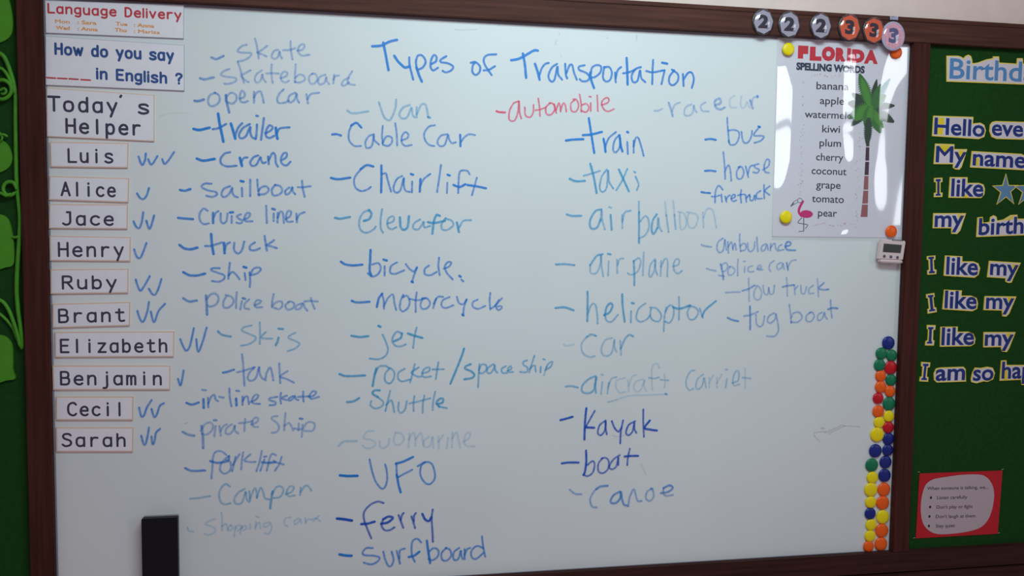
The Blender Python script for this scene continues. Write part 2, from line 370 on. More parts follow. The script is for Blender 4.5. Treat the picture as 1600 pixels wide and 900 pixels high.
word('sailboat','b',.55,3.8,260,200,"!110,485 145,490 185,478;350,435 300,435 275,460 320,485 385,500 395,520 360,538 315,530;495,455 450,475 430,515 450,540 490,515 515,465 515,500 530,530 555,540;590,470 592,530;!583,414 600,418;655,405 655,530;710,405 715,470 725,525;720,520 770,515 800,485 780,455 740,465 720,490;850,445 825,480 835,525 880,520 905,490 890,455 850,445;960,465 930,490 935,520 965,505 985,460 985,490 1005,515;1060,415 1065,470 1080,535;1030,462 1070,462 1125,455",extra=B)
word('cruise liner','b',.52,3.8,260,200,"!95,702 150,708 205,712;320,645 290,630 260,670 262,720 290,750 330,745;!365,665 365,740;368,700 385,665 405,650;425,670 425,725 445,745 470,725 478,670;510,690 510,740;!500,660 518,658;580,675 550,690 570,710 595,725 580,745 550,740;605,715 640,700 655,670 630,665 610,700 620,728 670,728;780,610 782,680 785,740;838,670 838,725;!830,632 845,636;870,665 868,735;870,700 890,655 910,665 918,740;935,710 965,690 975,655 950,650 935,690 945,730 985,730;1015,670 1020,735;1020,710 1040,675 1078,658",extra=B)
word('truck','b',.56,4.0,260,350,"!105,165 140,190 190,197 240,185;!350,80 355,150 368,232;305,172 350,170 430,145;!450,150 455,225;455,200 470,160 495,145;530,150 530,205 560,230 590,205 608,140;690,145 655,170 655,200 690,205 730,190;768,95 775,150 785,205;840,128 800,155 780,165 820,175 860,188",extra=B)
word('ship','b',.56,3.8,260,350,"!135,378 180,400 240,402 300,388;415,345 365,345 350,360 400,380 450,400 450,430 410,450 360,445;495,305 490,360 485,425;487,400 515,375 545,395 570,430;612,385 618,435;!605,335 622,340;650,380 655,440 652,490;655,395 680,350 720,340 738,355 710,385 660,400",extra=B)
word('police boat','v',.50,3.8,260,350,"!135,582 180,605 235,598;!310,560 315,630 318,705;315,590 345,550 385,545 408,580 390,625 345,645 320,635;465,570 445,610 450,650 490,650 525,610 510,570 465,555;550,535 545,600 545,655;590,605 578,665;!600,580 612,583;645,590 615,620 610,655 645,665;690,635 725,620 740,600 710,595 690,620 700,650 745,650;838,550 828,600 825,650;828,640 860,610 900,605 905,640 880,665 845,655;955,610 930,635 945,668 985,660 1000,625 975,605 955,610;1060,620 1020,635 1010,665 1045,660 1070,620 1080,650 1100,675;1130,580 1140,620 1158,660;1080,605 1120,600 1180,605",extra=B)
word('skis','c',.46,3.6,260,500,"!405,90 435,115 500,128;665,42 610,55 590,80 650,110 695,130 690,160 640,190 585,200;730,20 732,100 730,185;775,95 740,135 780,145 825,145;!875,140 868,170 855,195;!878,68 908,70;1005,100 965,120 955,140 1010,165 1040,185 1010,220 950,242",extra=FB)
word('tank','b',.46,3.7,260,500,"!445,410 475,405 525,388;592,270 600,350 610,510;555,408 610,395 680,370;690,370 650,410 635,455 660,475 700,450 725,365 728,410 745,450 775,470;775,455 785,410 810,370 825,410 835,470;882,340 885,410 890,490;945,400 890,440 940,460 995,488",extra=FB)
word('in-line skate','b',.52,3.7,260,500,"!160,648 200,660 250,645;!290,620 292,685;282,545 308,548;325,610 328,680;328,650 350,600 375,585 385,620 402,632;415,600 445,605;492,535 495,600 508,672;!545,615 548,665;548,552 568,555;595,600 595,660;598,630 615,600 635,600 645,655;660,640 700,620 720,590 695,585 670,620 680,650 730,655;865,600 810,610 805,625 850,640 850,660 810,665;895,570 890,610 895,650;940,590 900,610 940,625;985,595 955,615 960,630 990,615 1005,590 1010,615 1030,625;1070,560 1068,600 1072,635;1030,600 1070,598 1110,595;1115,600 1150,590 1170,565 1145,555 1120,590 1135,615 1190,600",extra=B)
word('pirate ship','v',.42,3.9,260,640,"!130,175 170,195 215,203;!275,130 285,200 288,298;270,165 300,115 345,100 365,130 350,170 310,195 280,190;385,130 375,205;!375,82 388,82;415,130 425,200;425,165 445,130 470,115;510,115 470,145 465,185 495,190 525,155 535,120 535,160 560,185;615,75 612,120 610,165;570,105 620,100 670,90;665,115 710,95 715,65 690,65 670,95 680,130 715,135;865,50 830,55 825,75 865,105 880,145 860,175 825,180;930,30 925,90 920,158;922,125 955,105 975,125 990,160;1035,110 1032,160;!1045,70 1060,72;1065,120 1058,210;1000,148 1062,150 1100,100 1145,100 1160,125 1140,165 1080,165",extra=FB)
word('forklift','b',.45,3.7,260,640,"!150,458 200,478 300,475;465,350 430,325 385,330 365,370 360,450 352,535;!345,402 400,415 480,400 490,365;480,365 430,420 420,470 455,500 500,470 500,410 470,395;540,370 515,480;520,430 545,390 570,350;600,335 590,400 585,465;655,350 610,395 650,408 695,408;745,325 730,400 705,478;765,390 735,475;765,368 780,365;855,355 830,345 810,370 785,475;!750,412 800,415 850,410;900,370 885,420 850,475;840,400 870,415 915,428",extra=FB)
word('camper','c',.44,3.8,260,640,"190,695 250,690 340,675;495,600 465,580 430,610 412,660 425,720 460,740 500,730;610,620 560,650 530,700 545,735 590,725 620,640 625,690 645,720;648,640 655,710;655,690 690,615 705,640 708,685;708,685 735,610 755,640 770,690 800,700;!830,640 820,700 812,768;825,660 860,605 895,600 915,630 890,680 840,690;935,660 980,640 995,605 965,600 940,640 955,675 1000,670;1050,610 1045,665;1050,640 1085,595 1110,600 1132,630",extra=FB)
word('shopping cars','c',.24,3.4,260,720,"165,520 175,545 210,552;375,455 330,470 305,495 350,510 380,530 375,560 330,578 300,570;430,405 435,460 435,540;437,510 465,490 480,540;500,505 480,530 495,545 520,525 505,500;540,510 530,590;540,530 565,500 585,520 560,545;590,510 575,570;590,525 615,505 630,525 605,540;655,495 655,530;700,480 695,530;700,510 725,480 735,525;705,435 720,440;800,480 765,490 760,515 790,510 815,485 820,530 800,570 770,565;970,440 930,450 920,490 945,510;1030,450 1000,470 1005,495 1035,475 1045,450 1055,485;1085,450 1090,490;1090,475 1110,455 1130,460;1190,430 1150,470;1140,455 1170,450 1200,470",extra='almost wiped away, lowest of the left column')
T1="!410,162 480,155 545,125 600,112;!495,135 510,210 525,290 535,345;!582,238 610,280 640,310 665,328 700,318;697,250 700,310 715,370 728,420;!755,330 775,390 795,435;755,330 750,280 765,235 800,235 825,280 805,325 765,345;870,300 905,280 910,245 890,230 868,270 865,325 885,350 920,330;985,240 945,265 945,285 1000,295 1040,320 1025,350 985,365 960,355;1180,290 1215,285 1250,320 1245,365 1215,385 1190,360 1195,310 1212,288;1375,225 1310,230 1280,260 1290,310 1340,385;1280,350 1320,345 1365,318;"
T2="!95,270 150,260 200,235 270,195 300,195;!185,220 200,300 210,405;!280,300 300,360 315,420;310,395 335,330 360,300 385,292;450,300 410,330 385,390 400,432 430,425 455,320 460,380 490,420;515,300 520,380 530,410;525,370 550,310 570,310 585,370 605,420;665,310 625,320 625,345 680,370 705,400 690,430 650,435 630,420;!710,370 720,430 740,485;715,380 725,330 760,308 795,320 790,365 750,400 715,405;820,325 810,400 830,435 865,425 880,370 860,325 820,325;905,370 910,440;910,410 925,350 950,325;!995,255 1000,350 1003,458;970,372 1010,365 1060,345;1105,325 1065,340 1035,390 1045,440 1080,430 1100,350 1110,410 1140,440;1202,270 1198,350 1195,455;1150,355 1200,365 1280,350;1292,350 1268,455;!1275,290 1310,297;1365,350 1330,400 1330,450 1360,465 1395,430 1395,380 1350,345;1435,380 1440,470;1440,420 1475,370 1505,370 1520,420 1505,485"
T2=';'.join(('!' if s.startswith('!') else '')+' '.join('%g,%s'%(float(p.split(',')[0])+1400,p.split(',')[1]) for p in s.lstrip('!').split()) for s in T2.split(';'))
T1=T1.strip(';').split(';')
for nm,dd in (('Types',T1[:7]),('of',T1[7:]),('Transportation',T2.split(';'))):
    write('handwritten_word','handwritten "%s" in strong blue marker in the heading'%nm,'b',.80,3.9,500,40,';'.join(dd))
word('van','c',.44,3.9,500,40,"215,665 260,685 375,670;460,600 480,660 505,720 540,740 565,710 590,640 595,580;700,620 650,640 620,690 640,725 680,715 715,640 720,690 738,715;755,640 755,715;757,690 790,620 820,615 835,650 845,715;!846,714 856,718",extra=FB)
word('cable car','b',.58,3.5,500,180,"!98,150 130,148 162,158;!322,95 285,60 245,80;245,80 225,140 230,200 270,240 318,240;420,150 380,165 355,210 365,255 405,240 420,160 425,195 460,228;490,85 485,150 490,220;490,215 520,165 560,175 560,215 530,240 495,232;588,65 600,150 603,235;640,195 680,180 690,150 665,132 640,165 640,215 670,240 715,232;895,78 850,90 815,140 820,190 850,230 890,240;995,148 945,160 918,205 935,240 975,230 1000,155 1010,190 1030,218 1060,212;!1095,155 1098,240;1100,210 1135,165 1170,148 1210,155",extra=B)
word('chairlift','b',.62,3.6,500,180,"!88,490 140,500 235,488;!415,400 365,390 320,420;320,420 270,490 275,560 320,592 370,580 395,562;!480,395 480,500 478,600;485,460 515,455 530,510 555,595;640,475 600,500 575,560 585,600 625,590 655,490 655,550 670,590 700,598;720,520 718,600;!712,460 725,464;!785,500 780,595;782,560 810,500 860,460;945,390 930,500 915,598;995,530 992,605;!998,465 1012,470;1168,460 1150,435 1100,435 1085,480 1080,605;!1045,545 1090,560 1135,540;1225,490 1205,560 1188,622;!1155,545 1220,555 1295,570",extra=B)
word('elevator','c',.56,3.7,500,310,"!120,152 160,158 232,145;!345,175 385,160 402,120 385,92;385,92 340,110 308,170 315,240 360,268 415,245 435,220;485,85 475,160 475,230 492,265;530,195 570,180 580,150 560,140 530,165 530,220 560,240 595,225;!625,150 630,220 655,245 685,220 695,140;780,165 735,195 730,235 770,240 800,200 810,180 815,225 860,215;!935,135 910,130 890,180 878,272;!845,185 890,192 975,175;980,155 950,200 955,240 995,245 1040,210 1030,175 985,158;!1070,190 1085,260;1085,230 1120,175 1178,170",extra=B)
word('bicycle','b',.60,3.7,500,310,"!165,495 200,515 260,523 328,517;!395,405 392,490 388,560 400,600;375,585 410,610 455,590 475,540 455,505 410,515;505,530 505,600;!498,478 520,484;600,500 555,530 550,580 590,588 655,562;672,515 700,550 735,570 755,540;758,540 735,600 720,650;!718,650 724,653;850,525 820,550 820,590 860,600 910,575;930,465 925,530 935,595;970,548 1010,530 1025,500 1000,498 975,530 990,580 1035,630;!1090,605 1098,610;1105,635 1118,645",extra=B)
word('motorcycle','b',.56,3.6,500,440,"!250,150 290,162 385,157;!445,195 460,130 485,95;485,95 498,150 500,210;500,190 530,130 570,100 580,160 595,220;650,105 630,150 625,210 650,232 690,200 700,150 680,110 650,120;755,85 748,150 748,235;705,135 760,145 820,130;800,135 785,180 800,212 840,205 860,165 835,130 800,130;905,135 885,205;890,170 920,120 960,118;1010,120 960,145 950,190 985,205 1040,185;1070,120 1085,165 1120,175 1145,140;1145,140 1125,200 1118,262;!1114,258 1120,262;1230,140 1195,160 1195,195 1235,212 1290,190;1330,90 1325,150 1330,215;1335,210 1365,190 1420,130;1395,145 1370,195 1410,190 1420,205 1395,222 1380,210",extra=B)
word('jet','c',.60,3.6,500,440,"!248,422 310,432 375,425;490,415 510,460 530,520 515,575 460,605 390,600;!458,345 472,352;!580,465 630,440 640,405;640,405 605,390 575,420 565,465 590,500 630,505 668,490;755,360 740,420 728,515;!688,405 740,422 798,438",extra=B)
word('rocket/spaceship','c',.58,3.6,500,440,"!155,722 210,738 350,732;!440,680 425,740 412,812;430,720 460,665 510,658 540,675;540,680 510,720 510,775 545,795 575,760 580,705 550,675;660,680 615,710 610,755 640,778 700,765;740,645 725,710 705,785;770,670 715,710 760,740 790,740;800,715 850,700 855,670 825,675 800,705 810,745 865,740;925,630 915,690 905,758;880,685 920,685 965,683;!1125,525 1100,600 1020,795;!1175,645 1140,660 1135,680 1180,700 1205,725 1190,750 1130,762;1245,645 1240,730 1235,822;1242,690 1260,650 1295,650 1300,685 1270,715 1245,710;1355,645 1315,670 1305,705 1330,715 1355,685 1365,650 1368,690 1385,710;1450,660 1420,680 1425,710 1460,712;1465,695 1495,680 1490,660 1470,675 1475,705 1505,705;1615,615 1590,625 1590,650 1620,670 1615,705 1565,705;1675,580 1655,640 1635,705;1640,680 1665,655 1680,660 1685,700;1725,665 1722,705;1745,605 1755,608;?1770,660 1750,730;1760,690 1785,640 1815,625 1805,660 1770,685",extra=B)
word('shuttle','c',.55,3.6,500,590,"!215,190 260,185 305,160;!465,98 425,100 412,125 450,150;450,150 495,190 480,225 430,240 395,215 400,185;548,105 530,180 512,258;520,210 555,175 570,210 580,265;615,195 612,250 635,275 665,245 678,185;738,145 730,200 732,258;700,200 770,185 860,160;815,140 805,200 802,272;900,110 885,180 880,250;!915,205 955,195 962,165 935,165 910,195 930,225;930,225 990,237",extra=B)
word('submarine','c',.20,3.9,500,590,"!145,532 180,502 225,495 285,495;415,415 370,420 340,460 360,480 400,485 435,510 410,545 360,550 335,530;465,500 470,540 500,550 535,520 540,480;590,430 575,480 585,520 625,520 655,480 635,435 600,430;700,440 690,545;695,480 730,430 745,470 745,530;748,480 785,430 800,470 810,530;850,460 810,500 815,540 860,530 880,460 885,545;925,460 928,555;925,500 960,450;1000,470 990,550;1035,430 1030,540;1035,470 1065,425 1080,480 1095,545;1125,500 1165,470 1170,430 1140,440 1125,500 1150,535 1205,535",extra='very faint, nearly wiped away')
word('UFO','b',.66,3.7,500,590,"!158,763 220,768 292,766;!158,763 220,768 292,766;388,640 405,720 435,810 480,865 510,850 525,790 520,720 510,680;!595,670 650,655 725,620;597,670 600,760;!600,760 615,840 630,893;605,780 650,755 718,720;765,690 820,660 870,670 895,730 895,790 860,830 820,820 785,760 790,690 820,660",extra='in blue marker capitals')
word('ferry','n',.70,3.8,500,720,"!135,450 190,455 248,465;!135,451 190,457 248,466;495,328 450,318 390,345 345,400 345,460 370,530 400,602;!325,493 370,490 425,475;!480,490 530,480 570,445 535,435 495,455;495,455 480,500 505,540 545,540 580,520;615,425 635,480 650,520;632,460 640,425 652,408;715,435 730,480 742,522;733,470 735,430 748,408;!800,415 820,455 850,470 870,440;880,382 872,450 878,540 882,630",extra='in dark blue marker')
word('surfboard','b',.64,3.8,500,720,"!155,730 200,738 245,740;!155,731 200,739 245,741;410,680 365,680 335,710 345,735 420,740 465,755 450,785 400,808 345,795;495,710 510,770 535,820 560,815 575,770 560,710;600,705 625,800;620,760 625,700 660,685;790,635 760,608 725,625 715,680 720,740 740,785;!695,750 735,740 775,710;!835,625 845,700 860,795;850,710 890,680 925,700 920,745 880,775 850,765;985,680 950,720 955,770 990,778 1025,740 1015,695 985,680;1085,680 1045,715 1045,770 1080,765 1100,700 1105,740 1115,765;1130,690 1130,765;1130,730 1150,690 1170,680;1265,590 1275,670 1290,745;1275,680 1225,665 1185,700 1185,750 1220,765 1275,720",extra='in blue marker, lowest on the board')
word('automobile','r',.66,3.1,780,40,"!-20,668 0,675 45,678;150,590 110,610 80,670 80,735 120,740 145,680 155,590 160,680 172,725;200,640 205,700 240,715 265,680 268,620;305,570 315,640 318,705;285,660 320,655 360,640;395,605 365,640 370,690 405,695 435,650 420,610 395,605;430,615 445,680;445,660 465,605 475,625 480,670;480,660 500,605 515,620 525,670;590,580 560,610 565,665 600,670 620,625 605,580 580,575;628,540 640,610 640,670;640,665 680,675 700,640 680,610 645,620;715,605 715,665;705,553 715,556;765,545 768,600 770,665;800,620 850,600 855,570 830,565 800,600 815,650 850,670 895,652",extra='in red marker')
word('race car','v',.34,3.8,1000,120,"115,265 140,265 170,250;!225,205 240,250 255,305;250,270 270,220 310,200;400,215 355,240 345,290 375,305 410,280 420,220 425,250 440,275;510,200 475,225 485,265 535,270;!590,220 630,205 620,170 585,190 590,235 625,255 660,240;?735,150 705,170 700,220 715,240 750,240;?790,155 785,215 800,245 825,225 835,195 855,240;!860,185 880,245;870,215 885,165 920,155;!916,150 918,158",extra=FB)
word('bus','b',.58,3.5,1000,120,"!512,490 550,485 590,492;680,322 685,400 695,510;690,420 730,415 770,430 770,480 745,525 705,530 692,500;792,430 800,490 820,518 850,505 870,460 875,425;!925,388 935,392;930,392 888,455 945,460 968,470 940,500 895,515",extra=B)
word('horse','b',.54,3.5,1000,120,"!508,735 550,732 588,738;650,590 660,690 665,795;662,740 690,690 705,730 712,810;780,700 755,740 760,790 790,795 810,750 795,705 770,705;825,700 845,780;842,755 860,700 885,692;925,680 895,690 900,710 930,725 915,750 885,745;960,725 1000,700 1010,655 990,645 970,690 975,740 1005,750",extra=B)
word('firetruck','b',.60,3.3,1060,250,"!180,250 210,255 245,258;345,230 315,200 290,240 285,330;260,285 290,285 320,275;335,270 340,325;365,285 375,325;372,310 385,285 400,275;415,300 440,290 440,270 420,275 412,305 430,322 450,315;490,235 485,280 490,332;465,275 500,268 515,268;525,275 530,325;528,300 550,275 560,285;555,270 560,310 580,315 595,275 600,310;640,240 610,265 615,300 650,300;668,195 668,250 670,300;710,205 675,240 710,272",extra=B)
word('ambulance','v',.50,3.4,1060,250,"180,662 210,672 255,678;345,612 310,640 300,690 320,722 350,700 362,620 368,670 375,700;385,640 390,725;388,680 410,640 420,660 425,700;425,690 440,650 450,700;478,580 478,640 485,710;483,670 510,650 530,670 520,700 490,710;540,650 545,700 565,715 590,690 595,640;612,605 615,660 620,712;680,655 650,675 650,710 675,700 690,660 700,700;720,655 718,705;720,680 750,650 760,690 775,710;805,660 780,680 785,705 820,700;!835,675 870,665 875,645 850,640 835,670 850,700 910,705",extra=B)
word('police car','v',.42,3.4,1060,360,"222,298 255,308 290,315;!330,265 345,330 350,380;335,300 345,262 375,255 385,285 365,315 345,320;315,350 355,357;400,285 385,320 395,348 425,340 440,310 420,285 400,282;465,225 462,280 462,350;518,285 515,325;510,240 520,242;575,275 545,290 550,322 585,320;615,300 645,290 640,272 620,280 620,305 655,305;745,238 715,260 708,300 720,318;800,250 770,270 775,305 805,290 815,255 825,300;!845,255 855,305;855,285 880,240 915,230",extra=FB)
word('tow truck','v',.40,3.4,1060,360,"370,485 420,482 480,480;!500,470 550,455 590,430;548,375 550,460 552,550;610,440 590,480 595,530 630,540 650,490 630,440 600,430;660,430 670,490 695,500 705,450;705,450 715,495 740,490 750,430;845,370 848,440 850,510;!815,440 850,432 900,425;905,430 910,500;910,460 930,435;955,430 960,485 985,490 1000,440;1050,430 1020,455 1020,490 1055,490;1085,380 1090,450 1092,515;!1135,410 1095,450 1130,462 1170,460",extra=FB)
word('tug boat','v',.48,3.5,1060,360,"!385,682 420,698 465,708;!558,595 560,680 560,770;512,668 560,660 620,635;605,660 610,730 635,750 660,730 672,670;745,645 705,670 695,710 720,722 755,690 760,650 775,720 780,780 750,825 690,825;865,580 875,650 880,720;880,715 930,715 965,680 945,640 900,645 880,680;1030,640 1000,665 1000,705 1035,710 1060,670 1045,640 1025,640;1120,640 1090,660 1090,700 1120,690 1140,640 1145,670 1160,690;1188,545 1190,610 1198,680;!1170,615 1200,605 1240,608",extra='in blue marker, last of the right column')
word('train','b',.70,3.6,860,180,"!122,197 180,190 255,187;!300,25 315,120 342,292;!255,155 320,150 400,130;!415,185 425,240 430,285;428,250 455,180 510,132;535,155 500,200 490,270 510,290 540,250 545,180;!540,160 550,240 562,280;600,210 605,300;!600,130 606,133;650,200 650,290;650,240 665,180 685,175 705,230 728,315",extra=B)
word('taxi','c',.62,3.5,860,180,"!152,497 200,515 268,512;!312,380 340,490 360,605;262,472 320,455 385,435;440,425 400,480 385,570 410,598 440,560 450,430 460,520 490,570;!535,425 570,500 612,592;600,420 560,510 515,585;665,480 688,540 675,583;655,440 662,446",extra=B)
word('air balloon','c',.48,3.6,850,320,"!180,75 220,86 288,85;!445,35 400,50 360,120 365,180 410,180 440,120;440,120 450,40 455,120 475,190;!520,80 528,192;510,18 522,22;610,80 612,180;612,130 630,60 675,45;!742,60 742,150 742,295;740,-25 742,60;745,260 790,235 820,170 810,100 785,90 750,130;!880,75 850,120 840,190 855,228 885,180;885,180 892,100 900,170 920,205;?945,-25 955,80;955,80 972,210;?1008,-30 1018,80;1018,80 1028,188;?1060,65 1060,130 1070,190 1105,170 1110,110 1090,65 1050,55;?1130,65 1120,120 1135,175 1175,175 1200,120 1190,75 1115,55;?1240,60 1245,175;?1245,100 1270,35 1310,35 1330,90 1345,178",extra=FB)
word('airplane','c',.46,3.5,850,320,"!95,465 160,462 235,470;!455,385 410,400 360,470;360,470 365,530 410,530 440,460 445,390 450,480 462,555;505,440 500,550;!500,382 518,386;570,430 572,530;575,470 590,425 618,418;!700,440 705,520 705,625;700,440 740,415 755,450 730,520 680,545 655,535;778,370 775,460 772,550;865,425 830,470 820,550 835,560 860,510 870,430 870,500 885,545;915,440 910,555;915,480 945,420 965,440 962,555;1010,480 1050,465 1055,430 1030,425 1010,470 1020,520 1050,535 1075,515",extra=FB)
word('helicoptor','c',.54,3.6,860,460,"!42,105 110,100 180,122;!290,-20 290,80 288,205;292,150 320,80 350,80 365,150 368,225;!420,160 460,140 485,90 470,68 440,95 425,160;425,160 440,205 480,210 525,160;!560,0 565,100 580,210;630,130 628,215;!636,66 650,68;740,70 690,110 670,180 700,212 750,195 780,160;780,100 830,110 865,160 850,205 810,205 780,170 785,110;905,100 890,180 885,285;900,130 930,85 960,100 960,170 930,220 895,210;1003,20 1005,100 1003,195;!960,100 1010,110 1090,85;1090,90 1070,140 1085,190 1125,190 1155,140 1130,100 1080,90;1165,110 1190,180;!1185,170 1210,120 1290,52",extra=B)
word('car','c',.40,3.5,860,460,"?105,390 130,400 180,390;!355,322 320,312 285,330;285,330 250,370 240,410 260,465 310,488 345,480;480,340 430,355 400,410 405,465 440,480 480,450 500,350 500,410 515,445;545,360 552,470;!550,420 580,350 615,315 645,325",extra=FB)
word('aircraft carrier','c',.40,3.5,860,460,"!122,718 165,715 212,725;!350,638 300,660 250,710 250,760 300,770 340,740 360,640 350,700 355,765;405,685 395,775;398,625 410,628;455,690 445,770;450,730 475,660 515,645;?580,650 520,670 510,720 540,765 585,760;?605,670 612,755;?612,710 640,640 670,630;?720,660 670,680 650,720 665,755 705,745 735,665 730,710 745,750;?850,570 835,540 800,555 790,620 795,745;770,650 810,655 845,648;?890,625 895,680 890,725;860,665 920,670;?450,838 520,820 620,790 760,785 905,778;!900,775 908,778;1125,592 1095,600 1065,650 1060,710 1085,745 1115,735;1190,625 1150,660 1135,720 1155,740 1185,710 1200,650 1215,725;?1240,650 1240,725;?1240,690 1270,630;?1300,650 1300,725;?1300,690 1335,625;1378,660 1368,725;1370,585 1380,588;1420,690 1465,670 1470,600 1440,610 1425,670 1435,710 1475,700;?1520,580 1520,730;1500,648 1560,655",extra=FB)
word('kayak','n',.76,3.6,860,620,"!80,180 120,170 172,155;!280,90 270,200 265,330;345,110 300,190 275,235;!275,238 340,240;430,185 385,220 370,280 395,298 425,260 432,190 432,250 440,290;480,190 500,240 530,270 555,240;567,185 550,270 545,360;660,190 610,220 590,280 610,298 640,270 655,200 655,250 670,278;725,98 725,200 730,308;!775,185 735,240 780,255 830,262",extra='in dark blue marker')
word('boat','n',.72,3.5,860,620,"!90,518 140,512 218,512;!278,420 280,500 270,580 258,608;258,608 290,618 330,590 345,530 330,500 290,530;405,480 375,520 375,580 410,595 450,560 455,500 430,475 400,480;540,455 490,490 460,545 480,565 515,540 530,470 530,530;620,405 605,470 600,530;!580,465 630,460 683,460",extra='in dark blue marker')
word('canoe','v',.52,3.8,860,620,"152,725 190,755 240,760;!445,693 390,700 360,718;360,718 335,745 310,800 325,855 360,862;!540,740 490,770 470,820 510,828 545,790 550,740 560,800 575,840 605,850;610,835 620,780 650,720 665,760 680,810 712,812;795,715 755,740 745,790 775,812 805,780 800,730 785,715;!865,750 920,740 955,710 930,690 885,710;885,710 880,750 905,772 955,765",extra=B)
tick=lambda who,ox,oy,d:[write('tick_mark','blue tick beside the %s'%who,'b',.72,3.5,ox,oy,s) for s in d.split(';')]
tick('first name card',0,180,"1085,325 1100,370 1115,388 1135,350 1140,300;1160,345 1180,385 1200,370 1230,320;1270,345 1285,380 1315,355 1360,290")
tick('second name card',0,180,"1073,612 1095,645 1120,655 1145,630 1165,570")
tick('third name card',0,180,"1045,830 1065,870 1090,880 1110,830 1120,760;1145,825 1165,885 1180,870 1205,785")
tick('fourth name card',0,360,"1050,150 1070,205 1095,215 1115,180 1145,100")
tick('fifth name card',0,360,"1062,385 1080,440 1100,470 1130,430 1170,358;1165,455 1190,495 1215,500 1240,450 1262,380")
tick('sixth name card',0,360,"1075,630 1095,690 1120,712 1150,640 1165,560;1180,635 1195,700 1210,712 1240,630 1290,573")
tick('seventh name card',260,500,"110,150 130,200 155,238 185,200 215,65;235,150 245,240 260,235 290,150 315,60")
tick('eighth name card',260,500,"92,460 110,510 125,460 135,395")
tick('ninth name card',0,540,"1088,485 1105,550 1125,545 1150,480 1185,425;1185,495 1205,555 1225,540 1250,470 1280,450")
tick('tenth name card',0,540,"1105,705 1125,770 1140,765 1155,700 1165,640;1185,710 1195,770 1210,740 1220,680 1250,650")
write('scratch_marks','faint grey scuffs low on the right of the board','g',.32,1.2,1240,610,"330,460 390,470 340,480;390,525 440,500 520,470 590,435;450,545 480,515 560,475 640,440 700,440 820,452;250,525 330,515 400,510;250,545 270,580 330,640;430,530 470,500;600,430 640,440",7.965)
write('scratch_marks','faint curved pencil-like line right of the heading card','g',.10,1.2,0,0,'248,182 262,178 280,176 300,178',1.0)
write('scratch_marks','faint grey specks near the top of the board','g',.22,1.2,780,40,"480,230 485,245;468,60 470,72;445,110 440,150;843,95 848,100;1070,75 1075,90 1070,120;2,0 3,1;-60,218 -50,222;-350,30 -300,35 -180,30",5.0)
write('scratch_marks','faint grey scuffs near the lower words','g',.28,1.0,860,620,"705,525 725,560 745,610;445,40 480,35 520,20;480,300 530,310 600,290;-2860,210 -2830,200",5.0)

# ------------------------------------------------------------ cards on the left of the board
def card(name, quad, label, texts, border, th=.0032, edge=M_peach, cat='card', group=None):
    q=poly(quad); c=P(sum(a for a,b in q)/4,max(b for a,b in q),0); c.y=-.0002
    t=thing(name,c,label,cat,group)
    w=MB(); w.prism(Pm(q,th),.0002,th); w.build('card_backing',edge,t)
    w=MB(); w.prism(Pm(inset(q,border),th+.0004),th,th+.0004); w.build('card_face',M_paper,t)
    for (m,*fns) in texts:
        for fn in fns: w=MB(); fn(w,th+.0005); w.build('lettering',m,t)
    return t
card('schedule_card',"70,0.5 287.5,7.5 287,60.5 71.5,51.5",'white card headed with red lettering, topmost on the left',
 [(M_textred,lambda w,h:card_text(w,'Language Delivery',(74.5,19.5),(283,30),13.5,2.3,h,False)),
  (M_textorange,*[(lambda w,h,t=t,a=a,b=b,c=c:font_text(w,t,(a,b),(c,b+(c-a)*.05),6.0,h,.03)) for t,a,b,c in (('Mon',86,36,109),(': Sara',121,37.5,151),('Wed',87,46,109),(': Anna',121,47.5,153),('Tue',181,40,199),(': Anna',209,42,241),('Thu',179,49.5,198),(': Marisa',209,51.5,250))])],.8,edge=M_greyedge)
card('question_card',"71,56 288,70.5 288,142 71.5,133",'white card with blue lettering and a red dashed blank',
 [(M_textblue,lambda w,h:card_text(w,'How do you say',(86,84),(271,94.5),16,3.0,h,False),lambda w,h:(card_text(w,'in English ?',(151,122.5),(284.5,131),15.5,2.9,h,False),)),
  (M_textred,lambda w,h:[w.ribbon([P(a,b,h),P(c,d,h)],.003,h,1,False) for a,b,c,d in ((73,121.3,86.5,122.2),(90,122.4,104.5,123),(108,123.2,122,124),(126.5,124.4,141,125.3))])],.8,edge=M_greyedge)
card('heading_card',"72.5,137 241,148.5 241,221 73.5,213.5",'large white card with two lines of black lettering above the names',
 [(M_textdark,lambda w,h:(card_text(w,'Today',(76,172.5),(183,176),21.5,3.0,h,True),card_text(w,"'",(187,161),(190,161),11,3,h),card_text(w,'s',(216,177),(232,177.5),20,3.0,h)),lambda w,h:(card_text(w,'Helper',(103,207),(219,210.5),21,3.0,h,True),))],1.2)
G='name cards down the left side'
